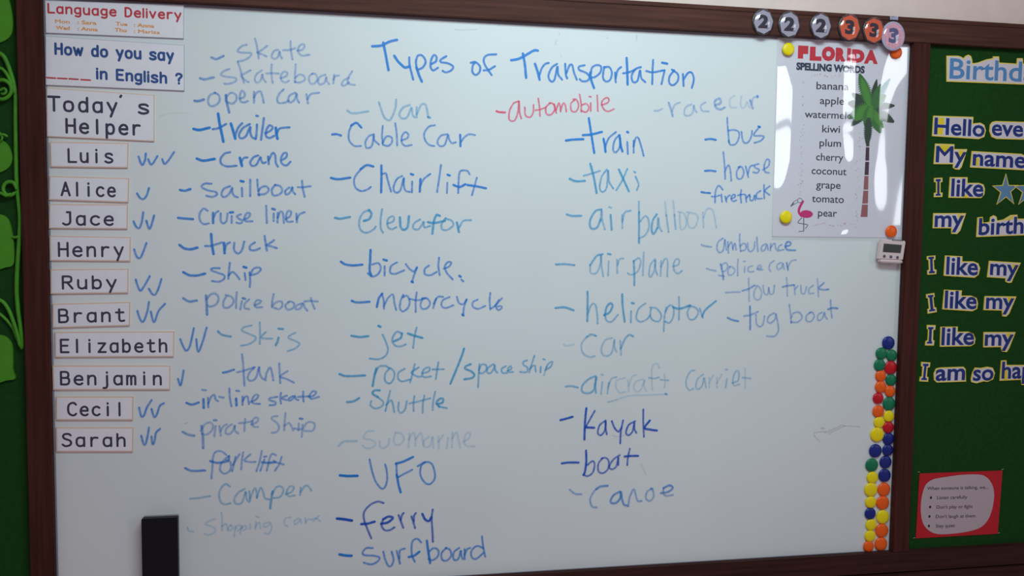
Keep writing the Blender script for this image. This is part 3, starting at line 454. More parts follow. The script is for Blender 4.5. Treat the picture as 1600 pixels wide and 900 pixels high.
for txt,quad,L,R,cap,lab in (
 ('Luis',"78,221.5 200.5,223.5 199.5,262.5 79,261",(106,253),(176,254),20,'first name card below the heading, three blue ticks beside it'),
 ('Alice',"77,275 201.5,278.5 200.5,316.5 76.5,312.5",(96,305),(180,307),20,'second name card, five letters, one blue tick beside it'),
 ('Jace',"77,319 199.5,319.5 199,358 76.5,357",(98,351),(177,351.5),19.5,'third name card, four letters starting with a J'),
 ('Henry',"77.5,368.5 204,370.5 203.5,408.5 78,407.5",(91,400),(193,400.5),20.5,'fourth name card, five letters starting with H'),
 ('Ruby',"79,421 200.5,420 200,458 79,459.5",(97,451),(182,450.5),19,'fifth name card, four letters starting with R'),
 ('Brant',"82,475 203,472 202.5,509 82,512.5",(91,503.5),(194,501.5),19.5,'sixth name card, tilted slightly upwards to the right'),
 ('Elizabeth',"85.5,519 272,518 271.5,557.5 86,558.5",(94,550.4),(261,549.5),19.5,'seventh name card, the longest of the name cards'),
 ('Benjamin',"82,571.5 266,571.5 265.5,609 83,609.5",(94,600.7),(252.5,600.7),19.5,'eighth name card, long, with one tick beside it'),
 ('Cecil',"87.5,620 208,620 207.5,656.5 87.5,656.5",(106,649),(188,649),19.5,'ninth name card, second from the bottom'),
 ('Sarah',"87.5,668 208,668 207.5,706 88,706",(97,697),(196,697),19,'tenth name card, lowest of the name cards')):
    card('name_card',quad,lab,[(M_textdark,lambda w,h,txt=txt,L=L,R=R,cap=cap:card_text(w,txt,L,R,cap,2.7,h,True))],1.6,group=G,cat='name card')

# ------------------------------------------------------------ eraser
c0=P(220.5,811.5,.026); c1=P(277,811.5,.026); zt=c0.z; xa,xb=c0.x,c1.x
er=thing('board_eraser',((xa+xb)/2,0,zt-.17),'tall black board eraser stuck upright at the bottom of the whiteboard','eraser')
w=MB(); w.box(xa,xb,-.026,-.0095,zt-.17,zt,.0015); w.build('body',mat('black_plastic',srgb(16,12,20),.5,noise=.1,nscale=60,spec=.3),er)
w=MB(); w.box(xa+.001,xb-.001,-.0094,-.0008,zt-.169,zt-.0002,.001); w.build('felt_pad',mat('grey_felt',srgb(150,142,156),.95,noise=.15,nscale=150),er)

# ------------------------------------------------------------ magnets
MC={'blue':mat('blue_magnet',srgb(10,38,130),.32),'green':mat('green_magnet',srgb(0,120,82),.34),'red':mat('red_magnet',srgb(205,6,30),.32),
 'orange':mat('orange_magnet',srgb(255,98,10),.32),'yellow':mat('yellow_magnet',srgb(255,228,0),.32)}
def magnet(col,px,py,r,label,group,h0=.0002,kk=1.0):
    c=P(px,py,h0+.005); c.y=-h0
    R=(P(px+r,py,h0+.005)-P(px,py,h0+.005)).length*.985*kk
    t=thing('round_magnet',c,label,'magnet',group)
    w=MB(); hh=.0072
    w.lathe(c,[(R*.9,0),(R*.98,.0012),(R,.0026),(R*.97,.0042),(R*.86,.0056),(R*.72,.0062),(R*.55,.0067),(R*.3,hh),(R*.08,hh+.0001)]); w.build('cap',MC[col],t,smoothf=True)
    return t
EM=[('blue',1389,536,9.7,'blue magnet crowning the column of round magnets'),
('green',1378,552.5,8.8,'green magnet just below the topmost blue one, left'),
('green',1394,555.5,8.5,'green magnet just below the topmost blue one, right by the frame'),
('green',1375.3,570.6,8.9,'green magnet left of the upper large red one'),
('red',1392.4,574.5,9.9,'large red magnet near the top of the column'),
('orange',1377,587.5,8.4,'upper of the two orange magnets stacked on the left near the top'),
('green',1393,593.8,8.4,'green magnet between the top red one and an orange one'),
('orange',1377,604.7,8.8,'lower of the two orange magnets stacked on the left near the top'),
('orange',1391.6,611.5,8.3,'orange magnet on the right, directly above a large green one'),
('red',1373,622.5,8.3,'red magnet on the left between two orange ones'),
('green',1390,631,9.8,'large green magnet on the right above a yellow one'),
('orange',1373.2,643,9,'orange magnet on the left below the red one'),
('yellow',1389.6,650.5,8.3,'upper right yellow magnet, below the large green one'),
('yellow',1374.6,660,8.4,'yellow magnet on the left above the largest yellow one'),
('red',1389,668,8.5,'lowest red magnet in the column'),
('yellow',1371.5,679.4,10.6,'large yellow magnet left of the lowest red and upper blue ones'),
('blue',1389,686,8.9,'blue magnet just below the lowest red one'),
('blue',1368.7,704.8,9.9,'large blue magnet on the left above a green one'),
('blue',1388,703.6,8.5,'blue magnet on the right, second of the four blue in a row'),
('green',1363,727,9.8,'lowest green magnet in the column'),
('blue',1384.5,722.3,9.3,'blue magnet right of the lowest green one'),
('yellow',1364,746.3,8.8,'yellow magnet on the left directly below the lowest green one'),
('blue',1383,743.2,9.6,'blue magnet on the right above two orange ones'),
('yellow',1361.6,765.4,10.2,'largest yellow magnet in the lower left of the column'),
('orange',1382,765,9.8,'upper of the two orange magnets stacked on the lower right'),
('yellow',1361.4,785,8.6,'yellow magnet directly above the lowest blue one'),
('orange',1380,786,10.1,'lower of the two orange magnets stacked on the lower right'),
('blue',1360.6,803,8.6,'lowest blue magnet in the column'),
('yellow',1380,808,10.1,'yellow magnet on the lower right between orange ones'),
('yellow',1362,820.4,8.6,'yellow magnet on the left just below the lowest blue one'),
('orange',1378.8,829.4,10.0,'orange magnet second from the bottom on the right'),
('yellow',1360.4,838,8.4,'lowest yellow magnet in the column'),
('orange',1377.3,850.4,9.8,'larger orange magnet at the bottom right of the column'),
('orange',1358,854.2,8.2,'smaller orange magnet at the bottom left of the column')]
for a in EM: magnet(a[0],a[1],a[2],a[3],a[4],'round magnets down the right edge of the whiteboard')

# ------------------------------------------------------------ laminated poster
pq=[(1214,58.5),(1421,69),(1409,376),(1205,375)]
pc=P(1310,375,0)
poster=thing('laminated_poster',(pc.x,-.0007,pc.z),'laminated white poster of spelling words with a palm tree and flamingo','poster')
hp=.0011
w=MB(); q=Pm([(1215,59),(1420,69.5),(1408.5,371.5),(1206.5,369.5)],hp)
w.prism(q,.0007,hp); w.build('paper',mat('poster_paper',srgb(240,236,248),.6),poster)
hq=hp+.0002
prn=lambda name,col: mat(name,col,.6)
for ch,a,b,c,hh_ in (('F',1246.5,91.4,1262.5,20.5),('L',1265,94.6,1283.5,22),('O',1283.6,94.9,1304.6,22.5),('R',1305.3,95.8,1321.5,21.5),('I',1323.2,96.4,1329,21.5),('D',1330.6,97.8,1350.5,21),('A',1349.6,99.4,1371.5,21.5)):
    w=MB(); font_text(w,ch,(a,b),(c,b+.7),hh_,hq,.095 if ch!='A' else .07); w.build('title_letter',prn('poster_red',srgb(222,32,58)),poster)
w=MB(); font_text(w,'SPELLING WORDS',(1244,109.3),(1351,115),12.0,hq,.058); w.build('subtitle_lettering',prn('poster_navy',srgb(32,52,84)),poster)
for t,a,b,c in (('banana',1275.5,139.3,1326),('apple',1281,162.5,1319),('watermelon',1257.3,183.8,1340),('kiwi',1284.5,206.8,1312.3),('plum',1280.4,228.5,1314),('cherry',1275,250.5,1317.5),('coconut',1268,272,1322.5),('grape',1275,294,1313.3),('tomato',1268.5,315.7,1318.4),('pear',1278,338,1307.5)):
    w=MB(); font_text(w,t,(a,b),(c,b+(c-a)*.035),11.8,hq,.008,capref='b'); w.build('printed_word',prn('poster_ink',srgb(34,42,64)),poster)
segs=[((1354.2,205,1359,205),(1353.2,228.6,1358.4,228.6)),((1353,230.2,1358.4,230.2),(1352,251,1358,251)),((1352,252.8,1358,252.8),(1350.8,273.4,1357.2,273.4)),((1350.6,275,1357,275),(1349.2,296.4,1356.6,296.4)),((1349,298,1356.6,298),(1347.2,318,1356.1,318)),((1347,319.6,1356,319.6),(1344.6,339,1355.5,339))]
for i,(a,b) in enumerate(segs):
    w=MB(); w.prism(Pm([(a[0],a[1]),(a[2],a[3]),(b[2],b[3]),(b[0],b[1])],hq),hq,hq)
    w.build('trunk_segment',prn('trunk_dark',srgb(64,30,56)) if i<3 else prn('trunk_red',srgb(165,96,98)),poster)
def frond(tip,wd,col,base=(1361,167),k=0):
    b=Vector(base); t=Vector(tip); d=t-b; L=d.length; d.normalize(); n=Vector((-d.y,d.x)); R=[];Lf=[]
    N=max(6,int(L/3.2))
    for i in range(N+1):
        s=i/N; wv=wd*math.sin(math.pi*min(1,s*.86+.14))**.8
        R.append(b+d*L*s+n*wv*.5); Lf.append(b+d*L*s-n*wv*.5)
        if i<N:
            R.append(b+d*(L*(s+.9/N))+n*wv*.5*.58); Lf.append(b+d*(L*(s+.9/N))-n*wv*.5*.58)
    pts=[b]+R+[t]+Lf[::-1]
    w=MB(); h=hq+k*1.5e-5; w.prism(Pm([tuple(p) for p in pts],h),h,h); w.build('palm_frond',prn(*col),poster)
DG=('frond_dark',srgb(22,66,50)); MG=('frond_mid',srgb(38,120,48)); LG=('frond_light',srgb(70,150,50)); TL=('frond_teal',srgb(60,140,140))
for i,(tip,wd,c,b) in enumerate((((1325,161),17,DG,(1360,167)),((1331,146),13,DG,(1360,166)),((1330,197),13,DG,(1360,167)),((1398,165),11,DG,(1361,167)),((1397,191),15,DG,(1362,170)),((1391,122),10,TL,(1361,168)),((1370,124),9,DG,(1361,168)),((1376,131),9,MG,(1361,168)),((1384,148),14,MG,(1360,170)),((1327,184),19,MG,(1361,166)),((1336,188),17,LG,(1361,163)),((1343,115),16,MG,(1360,166)),((1346,122),10,LG,(1359,166)),((1376,208),17,MG,(1359,168)),((1380,200),10,LG,(1361,170)),((1353,200),15,MG,(1360,166)),((1357,198),9,LG,(1361,166)),((1355,229),11,DG,(1357.5,184)))):
    frond(tip,wd*1.35,c,b,i+1)
w=MB(); w.prism(Pm([(1260+10*math.cos(a)-1.5*math.sin(a),334.5+6*math.sin(a)+1.2*math.cos(a)) for a in [i*math.pi/12 for i in range(24)]],hq),hq,hq)
for wd,st in ((4.2,"1254.5,315 1251,321 1248.5,327 1248.5,332 1252,337"),):
    w.ribbon(Pm(poly(st),hq),wd*.00145,hq+1e-5,1,False)
w.build('flamingo_body',prn('flamingo_pink',srgb(222,28,120)),poster)
w=MB()
for wd,st in ((.9,"1249.8,309.5 1246.6,311.5 1246.6,315 1249.8,316.8 1253,315 1253,311.5 1249.8,309.5"),(.9,"1246.8,312 1240,315.5 1235.5,322.5"),(.9,"1246.8,316 1241.5,319 1235.5,322.5"),(2.0,"1240,317.5 1236,322"),(1.3,"1253,340 1246.8,347.5 1254,349.8"),(1.3,"1254,349.8 1262,351.5 1258.5,357"),(1.6,"1255.8,340.5 1255.8,361"),(1.2,"1255.8,361.2 1248.5,361.8")):
    w.ribbon(Pm(poly(st),hq),wd*.00145,hq+2e-5,1,False)
w.build('flamingo_outline',prn('flamingo_grey',srgb(110,106,125)),poster)
w=MB()
def speck(x,y):
    s=random.uniform(.35,.75); q=P(x,y,hq); r=s*.00145
    w.add([(q.x+r*math.cos(a),-hq,q.z+r*math.sin(a)) for a in (0,1.26,2.5,3.8,5)],[(0,1,2,3,4)])
for i in range(70): y=random.uniform(118,306); speck(1255-(y-118)*.022+random.gauss(0,2.0),y)
for i in range(28): x=random.uniform(1262,1325); speck(x,117+(x-1262)*.05+2.2*math.sin(x*.2)+random.gauss(0,1))
for i in range(44): y=random.uniform(206,356); speck(1343-(y-206)*.035+random.gauss(0,1.8),y)
for i in range(32): x=random.uniform(1268,1336); speck(x,351+2.2*math.sin(x*.16)+random.gauss(0,1))
o=w.build('confetti_border',prn('confetti_red',srgb(205,128,120)),poster); o['kind']='stuff'
# the clear film: stands off the paper in soft waves, edge proud of the print
NX,NZ=150,110
def sstep(t): return 1/(1+math.exp(-max(-30,min(30,t))))
def lerp_tab(tab,t):
    if t<=tab[0][0]: return tab[0][1:]
    for a,b in zip(tab,tab[1:]):
        if t<=b[0]:
            k=(t-a[0])/(b[0]-a[0]); return tuple(a[i]*(1-k)+b[i]*k for i in range(1,len(a)))
    return tab[-1][1:]
# folds of the film: (down the sheet, left side, right side, steepness)
FOLDS=([(0,-.1,-.05,0),(.09,-.1,-.02,.3),(.14,-.1,.09,1),(.25,-.1,.14,1),(.60,-.1,.13,1),(.70,-.1,.10,.85),(.85,-.1,.05,.2),(1,-.1,.03,0)],
 [(0,.50,.565,.75),(.10,.495,.59,1),(.25,.50,.605,1),(.45,.51,.60,1),(.58,.53,.61,.85),(.66,.55,.60,0),(1,.55,.60,0)],
 [(0,.86,1.0,.7),(.06,.84,.99,1),(.14,.80,.955,1),(.22,.775,.90,.9),(.32,.765,.86,.7),(.45,.765,.85,.42),(.7,.77,.85,.45),(.8,.78,.86,.3),(.9,.8,.86,0),(1,.8,.86,0)],
 [(0,.53,.62,0),(.93,.53,.62,0),(.965,.52,.63,1),(1,.53,.62,1)])
STEEP=(.125,.088,.056,.085)
def film_rows(NX,NZ,W_=.30):
    rows=[]
    for j in range(NZ+1):
        t=j/NZ; h=0; row=[0]
        fs_=[lerp_tab(f,t) for f in FOLDS]; h0=.0046+.0036*fs_[0][2]
        for i in range(NX):
            s=(i+.5)/NX; g=0
            for (a,b,k),q in zip(fs_,STEEP): g=max(g,q*k*sstep((s-a)/.011)*sstep((b-s)/.014))
            h+=(-g+.005*math.sin(s*17+t*6))*W_/NX; row.append(h)
        e=row[-1]+h0-.0034; row=[v-e*(i/NX) for i,v in enumerate(row)]    # the sheet lies back down between folds
        rows.append([max(.0016,h0+v) for v in row])
    return rows
FR=film_rows(NX,NZ)
vs=[];fs=[]
for j in range(NZ+1):
    for i in range(NX+1):
        s=i/NX;t=j/NZ
        x=(pq[0][0]*(1-s)+pq[1][0]*s)*(1-t)+(pq[3][0]*(1-s)+pq[2][0]*s)*t
        y=(pq[0][1]*(1-s)+pq[1][1]*s)*(1-t)+(pq[3][1]*(1-s)+pq[2][1]*s)*t
        q=P(x,y,.001); vs.append((min(q.x,X1-.0002),-FR[j][i],min(q.z,Z1-.0062)))
for j in range(NZ):
    for i in range(NX): a=j*(NX+1)+i; fs.append((a,a+NX+1,a+NX+2,a+1))
w=MB(); w.add(vs,fs); w.build('clear_film',film('laminate_film',.04,2.0,.03),poster,smoothf=True)
MAGP='round magnets pinning the poster corners'
magnet('yellow',1232.7,76.5,9.4,'yellow magnet at the top left corner of the poster',MAGP,.0046)
magnet('orange',1401.5,82,8.8,'orange magnet at the top right poster corner, partly under a numbered disc',MAGP,.0046)
magnet('yellow',1229,339.3,9.4,'yellow magnet at the bottom left corner of the poster beside the flamingo',MAGP,.0046)
magnet('orange',1393.6,361.5,8.6,'orange magnet at the bottom right corner of the poster above the timer',MAGP,.0046)

# ------------------------------------------------------------ numbered glass magnets on the rail
M_dome=film('clear_dome',.02,1.3,.02)
M_rim=mat('dark_magnet_base',srgb(40,32,44),.35)
GN='numbered glass magnets along the top rail'
for txt,col,px,py,rx,tilt,label,h0 in (
 ('2','g',1192.8,34.2,16.2,.1,'leftmost numbered disc, grey with a black 2',H),
 ('2','g',1233.6,38.4,16.6,-.1,'grey numbered disc with a black 2, second from the left',H),
 ('2','g',1283,40.6,16.2,.05,'grey numbered disc with a black 2, third from the left, beside an orange one',H),
 ('3','o',1327.6,43,16.8,-.05,'orange numbered disc with a black 3, leftmost of the threes',H),
 ('3','o',1365.6,47.6,16.4,.08,'orange numbered disc with a black 3, middle of the threes',H),
 ('3','p',1396.8,56,17.6,.12,'rightmost numbered disc, its 3 washed pale by painted glare, overlapping the poster corner',H+.0022)):  # window glare is painted into this disc's pale rim, face and numeral
    c=P(px,py,h0+.004); c.y=-h0; R=(P(px+rx,py,h0+.004)-P(px,py,h0+.004)).length
    if txt=='3' and col=='p': c.y=-H-.0008
    h00=-c.y
    t=thing('number_magnet',c,label,'magnet',GN)
    w=MB(); w.lathe(c,[(R*1.0,0),(R*1.04,.0015),(R*1.03,.0033),(R*.96,.0040)],28,1,1.12); w.build('magnet_base',M_rim if col!='p' else mat('rim_glare',srgb(190,185,215),.3),t,smoothf=False)
    w=MB(); pts=[(c.x+R*.93*math.cos(tilt+i*math.pi/4),0,c.z+R*1.06*math.sin(tilt+i*math.pi/4)) for i in range(8)]
    w.prism(pts,h00+.0041,h00+.0044); 
    w.build('printed_face',{'g':mat('disc_grey',srgb(176,166,186),.5),'o':mat('disc_orange',srgb(232,92,54),.5),'p':mat('disc_glare',srgb(240,170,190),.5,noise=.2,nscale=220)}[col],t)
    w=MB(); v,f=font_geo(txt,.055); x0=min(a for a,b in v);x1=max(a for a,b in v);y0=min(b for a,b in v);y1=max(b for a,b in v)
    k=R*1.2/(y1-y0); hn=h00+.0046
    w.add([(c.x+((a-(x0+x1)/2)*1.25)*k, -hn, c.z+(b-(y0+y1)/2)*k+R*.03) for a,b in v],f)
    w.build('numeral',mat('numeral_black',srgb(36,28,52),.5) if col!='p' else mat('numeral_glare',srgb(88,90,140),.5),t)
    w=MB(); w.lathe(c,[(R*1.0,.0030),(R*1.0,.0046),(R*.95,.0062),(R*.84,.0078),(R*.68,.0092),(R*.48,.0102),(R*.26,.0108),(R*.08,.0110)],32,1,1.12)
    w.build('glass_dome',M_dome,t,smoothf=True)

# scrap of clear tape above the last disc
tp=P(1397.5,28,H); t=thing('tape_scrap',(tp.x,-H,tp.z),'scrap of cloudy tape on the rail above the last numbered disc','tape')
w=MB(); w.prism(Pm(poly("1391,25.2 1396,26 1397,25 1403.8,26.2 1403.2,31.6 1398,31 1396.5,30.8 1390.6,30.9"),H+.0004),H-.0001,H+.0004); w.build('strip',mat('cloudy_tape',srgb(165,160,190),.3,noise=.45,nscale=260),t)

# ------------------------------------------------------------ kitchen timer
hT=.021
tl,tr,br,bl=P(1378.5,373.5,hT),P(1416,376.5,hT),P(1411.5,407,hT),P(1374,405.5,hT)
ti=thing('digital_timer',((tl.x+tr.x)/2,0,bl.z-.006),'small white digital timer with three buttons below the poster','timer')
M_tim=mat('cream_plastic',srgb(226,206,208),.4)
w=MB(); bm=bmesh.new(); bot=.0055
co=[]
for y in (-bot,-hT):
    for p in (tl,tr,br,bl):
        g=.0008 if y==-bot else 0
        co.append(bm.verts.new((p.x,y,p.z)))
bm.faces.new(co[4:8]); bm.faces.new(co[0:4][::-1])
for i in range(4): bm.faces.new((co[i],co[(i+1)%4],co[4+(i+1)%4],co[4+i]))
bmesh.ops.recalc_face_normals(bm,faces=bm.faces); bmesh.ops.bevel(bm,geom=list(bm.edges),offset=.0022,segments=3,affect='EDGES')
w.frombm(bm); w.build('case',M_tim,ti,smoothf=False)
w=MB(); w.box(tl.x+.004,tr.x-.02,-bot+.0001,-.0048,bl.z+.008,tl.z-.008,.0003); w.build('backing_magnet',mat('dark_magnet_back',srgb(40,36,40),.6),ti)
w=MB(); a=P(1375,407.2,hT); b=P(1411.5,409.2,hT)
w.tube([(a.x-.001,-hT+.005,a.z-.0005),((a.x+b.x)/2,-hT+.005,(a.z+b.z)/2-.0005),(b.x,-hT+.005,b.z-.0005)],.0052,12); w.build('stand_bar',M_tim,ti,smoothf=True)
w=MB(); sc=poly("1381.5,381 1408.7,383.2 1406.6,395 1380,393.2"); w.prism(Pm(inset(sc,-.7),hT+.0003),hT,hT+.0003); w.build('screen_bezel',mat('timer_bezel',srgb(120,104,112),.4),ti)
w=MB(); w.prism(Pm(sc,hT+.0005),hT+.0002,hT+.0005); w.build('screen',mat('timer_lcd',srgb(46,50,46),.25),ti)
for bx,by in ((1382,400.3),(1392.2,401.2),(1402.5,402.2)):
    q=P(bx,by,hT+.001); w=MB(); w.lathe((q.x,-hT,q.z),[(.0034,0),(.0034,.001),(.0026,.0015),(.001,.0016)],16); w.build('button',mat('grey_button',srgb(96,90,112),.5),ti,smoothf=True)
w=MB(); font_text(w,'- - - - - -',(1394.5,378.2),(1410.5,379.3),2.4,hT+.0003,.05,capref='-'); w.build('printed_mark',mat('timer_print',srgb(60,56,90),.6),ti)

# ------------------------------------------------------------ bulletin boards
bb=thing('bulletin_board',(2.1,0,Z0),'dark green felt bulletin board right of the whiteboard','bulletin board')
w=MB(); w.box(xs_r-.012,XR-.02,0,.0105,Z0,Z1); w.build('felt_panel',M_green,bb)
bb2=thing('bulletin_board',(-1.1,0,Z0),'dark green felt bulletin board left of the whiteboard','bulletin board')
w=MB(); w.box(XL+.02,xs_l+.012,0,.0105,Z0,Z1); w.build('felt_panel',M_green,bb2)

M_yel=mat('yellow_card',srgb(250,220,84),.7); M_in=mat('greyish_paper',srgb(228,214,224),.65); M_patch=mat('yellow_print',srgb(245,212,40),.65)
M_navy=mat('navy_print',srgb(4,44,126),.6); M_sky=mat('sky_blue_print',srgb(84,142,200),.6)
GC='paper word cutouts on the right bulletin board'
def cut(label,o,k,outer,text,tL,tR,cap,fit=None,bold=.022,col=None,patches=(),letter=None,inn=1.5,th=.0022,cref='H'):
    q=poly(outer,o[0],o[1],k); cx=sum(a for a,b in q)/len(q); c=P(cx,max(b for a,b in q),0); c.y=-.0002
    t=thing('word_cutout',c,label,'paper cutout',GC)
    w=MB(); w.prism(Pm(q,th),.0002,th); w.build('yellow_edge',M_yel,t)
    w=MB(); w.prism(Pm(inset(q,inn),th+.0002),th+.00005,th+.0002); w.build('paper_face',M_in,t)
    if patches:
        w=MB()
        for p in patches: w.prism(Pm(poly(p,o[0],o[1],k),th+.0003),th+.0003,th+.0003)
        w.build('yellow_patch',M_patch,t)
    w=MB()
    if letter: w.prism(Pm(poly(letter,o[0],o[1],k),th+.0004),th+.0004,th+.0004)
    else: font_text(w,text,(o[0]+tL[0]/k,o[1]+tL[1]/k),(o[0]+tR[0]/k,o[1]+tR[1]/k),cap,th+.0004,bold,fit,capref=cref)
    w.build('lettering',col or M_navy,t); return t
k7=7.965
cut('"Birthday" heading cutout in light blue letters at the top of the board',(1420,60),8.89,"525,240 680,240 720,250 762,275 790,240 830,225 868,248 882,300 885,345 960,335 1080,290 1170,275 1170,250 1255,250 1258,335 1500,350 1505,275 1585,275 1590,350 2020,365 1960,640 1940,700 1880,690 1860,655 1600,642 525,600",'Birthday',(563,558),(1565,603),32.0,fit='Birthd',col=M_sky,bold=.014)
cut('"Hello" cutout in navy letters, first row',(1400,160),k7,"465,165 965,180 957,262 1050,252 1100,280 1120,350 1100,430 1030,458 450,420",'Hello',(472,397),(1102,430),26.5,patches=("530,190 600,190 600,275 525,272","520,315 590,320 580,405 515,400"))
cut('"everyone" cutout in navy letters beside "Hello"',(1400,160),k7,"1200,242 1240,232 1600,242 2340,270 2380,380 2340,480 2000,475 1600,465 1250,455 1190,430 1165,360 1170,280",'everyone',(1188,412),(1580,430),26,fit='eve')
cut('"My" cutout in navy letters, second row',(1400,160),k7,"488,512 728,520 725,580 888,582 820,800 790,838 740,835 710,815 712,770 470,768",'My',(492,748),(872,757),26.5,patches=("535,530 675,532 605,650","770,600 850,600 800,710"))
cut('"name" cutout in navy letters beside "My"',(1400,160),k7,"945,605 1560,640 1610,665 1640,740 1600,845 925,810",'name',(952,785),(1612,822),26.5,patches=("1000,690 1035,690 1030,790 985,790",))
I1="475,145 578,140 578,195 555,200 555,325 580,325 578,380 472,383 475,330 500,325 500,200 475,195"
cut('first "I" cutout, in the third row beside "like" and stars',(1400,260),k7,I1,'I',0,0,0,letter="494,158 558,156 557,184 542,186 542,340 556,342 556,364 494,366 494,343 512,340 513,187 494,186")
cut('"like" cutout in the third row, beside the stars',(1400,260),k7,"672,132 892,135 890,205 1030,205 1090,225 1108,280 1100,350 1060,395 655,390",'like',(684,372),(1086,380),28,cref='l',patches=("835,385 905,385 870,340",))
cut('"my" cutout in the fourth row, left of "birthday"',(1400,260),k7,"465,582 873,582 800,800 760,842 690,840 690,770 458,770",'my',(478,755),(842,755),26.5,patches=("770,600 835,600 785,690",))
cut('"birthday" cutout in small navy letters, fourth row',(1400,260),k7,"1015,635 1080,628 1088,700 1165,690 1175,630 1215,608 1250,625 1262,675 1340,660 1430,605 1512,600 1515,650 1760,650 2060,640 2050,800 1960,955 1860,950 1850,848 1000,880",'birthday',(1026,857),(1585,835),27.2,fit='birth',cref='b',patches=("1350,672 1465,612 1460,650 1420,668",))
def row(o,I,Il,like,lt,my,mt,lab):
    cut('"I" cutout, %s'%lab,o,k7,I,'I',0,0,0,letter=Il)
    cut('"like" cutout, %s'%lab,o,k7,like,'like',lt[0],lt[1],28,cref='l')
    cut('"my" cutout, %s'%lab,o,k7,my,'my',mt[0],mt[1],26,patches=(mt[2],))
row((1400,360),"385,320 492,312 490,365 470,370 478,485 505,488 502,545 392,552 390,500 412,490 405,372 385,365","403,330 472,326 472,352 456,356 462,505 484,506 484,532 410,536 410,510 428,506 424,358 403,354",
 "612,312 828,322 825,385 960,385 1025,410 1048,470 1030,550 980,590 595,565",((622,548),(1018,562)),"1160,378 1555,402 1460,600 1440,650 1400,655 1365,640 1365,598 1135,583",((1168,555),(1522,572),"1440,420 1510,425 1460,500"),'upper of the three "I like my" rows')
row((1400,440),"375,158 478,142 482,190 465,200 480,320 502,322 508,380 395,400 392,345 412,335 398,210 378,205","394,172 464,162 468,188 452,194 466,340 488,344 490,364 414,374 412,352 430,348 416,198 398,196",
 "600,100 822,110 815,175 940,175 1005,205 1022,270 1010,340 950,370 578,345",((602,332),(1002,345)),"1105,180 1500,185 1410,400 1370,438 1325,432 1320,362 1090,355",((1117,340),(1468,348),"1385,195 1450,198 1405,275"),'middle of the three "I like my" rows, tilted I')
row((1400,440),"385,540 495,542 488,600 465,605 462,725 480,735 472,797 362,795 370,740 395,730 400,600 385,590","400,566 468,566 466,590 448,594 440,744 452,750 448,772 384,772 386,750 406,746 414,596 400,590",
 "555,562 770,560 768,625 900,622 965,650 990,710 980,775 930,805 548,812",((562,793),(970,788)),"1092,628 1490,628 1410,830 1380,878 1320,872 1305,815 1088,820",((1102,800),(1460,798),"1370,645 1440,645 1400,720"),'lowest of the three "I like my" rows')
cut('bottom "I" cutout, beginning the last row',(1400,520),k7,"315,362 428,370 420,430 395,432 385,545 405,552 400,610 292,605 298,552 322,542 330,425 312,415",'I',0,0,0,letter="336,384 408,386 404,414 382,416 366,562 386,566 382,590 314,586 318,564 336,560 352,412 334,410")
cut('"am" cutout with rounded backing in the last row',(1400,520),k7,"500,445 560,432 840,422 868,450 872,608 510,620 475,590 470,510",'am',(490,600),(858,588),26.5)
cut('"so" cutout with rounded backing in the last row',(1400,520),k7,"985,432 1060,438 1140,422 1205,435 1232,500 1210,580 1140,612 1090,605 1000,630 940,615 932,580 950,500",'so',(955,600),(1212,592),25.5)
cut('"happy" cutout at the right end of the last row',(1400,520),k7,"1310,345 1375,342 1378,400 1960,400 2040,410 1960,640 1920,690 1870,680 1860,640 1740,650 1565,650 1560,585 1292,598",'happy',(1312,572),(1560,570),26.7,fit='ha',cref='h',patches=("1345,480 1385,450 1385,585 1340,588",))
# stars
st=P(1572,320,0); t=thing('star_cutout',(st.x,-.0002,st.z),'pair of joined blue star cutouts with yellow edges beside "like"','paper cutout')
for dx,dh in ((0,0),(272,.0006)):
    S_=[(a+dx,b) for a,b in poly("1370,88 1405,232 1528,232 1432,318 1472,472 1370,385 1252,478 1300,325 1195,240 1325,232")]
    q=[(1400+a/k7,260+b/k7) for a,b in S_]
    w=MB(); w.prism(Pm(q,.0016+dh),.0002+dh*1.5,.0016+dh); w.build('yellow_star',M_yel,t)
    w=MB(); w.prism(Pm(inset(q,1.2),.0018+dh),.00165+dh,.0018+dh); w.build('blue_star',mat('star_blue',srgb(98,138,178),.6),t)
# red notice
k=7.5; o=(1420,730); th=.0016
q=[(1437,740),(1566.5,735.3),(1559,834),(1431,841.3)]
c=P(1497,841,0); nt=thing('red_notice',(c.x,-.0002,c.z),'red notice sheet with a rounded white panel of rules, low on the board','notice')
w=MB(); w.prism(Pm(q,th),.0002,th); w.build('red_sheet',mat('red_paper',srgb(200,10,32),.6),nt)
bl_=[Vector((a,b,0)) for a,b in poly("380,122 600,92 800,85 900,110 970,190 1000,310 980,480 925,620 840,705 700,752 500,780 320,780 210,720 155,620 140,480 155,330 200,205 280,145 380,122",o[0],o[1],k)]
w=MB(); w.prism(Pm([(p.x,p.y) for p in smooth(bl_,3)[:-1]],th+.0003),th+.0003,th+.0003); w.build('white_panel',mat('notice_white',srgb(196,176,184),.6),nt)
for tx,a,b,cc,d in (('When someone is talking, we...',215,268,930,252),('Listen carefully',330,376,685,368),("Don't play or fight",325,487,748,478),("Don't laugh at them",315,598,778,588),('Stay quiet',315,708,540,702)):
    w=MB(); font_text(w,tx,(o[0]+a/k,o[1]+b/k),(o[0]+cc/k,o[1]+d/k),5.2,th+.0005,.012); w.build('lettering',mat('notice_ink',srgb(80,66,84),.7),nt)
for bx,by in ((260,357),(250,466),(242,577),(236,689)):
    q_=P(o[0]+bx/k,o[1]+by/k,th+.0005); w=MB(); w.lathe((q_.x,-th-.0005,q_.z),[(.0031,0),(.0030,.00005)],16,.95,1.1); w.build('bullet_dot',mat('notice_black',srgb(20,10,22),.6),nt)
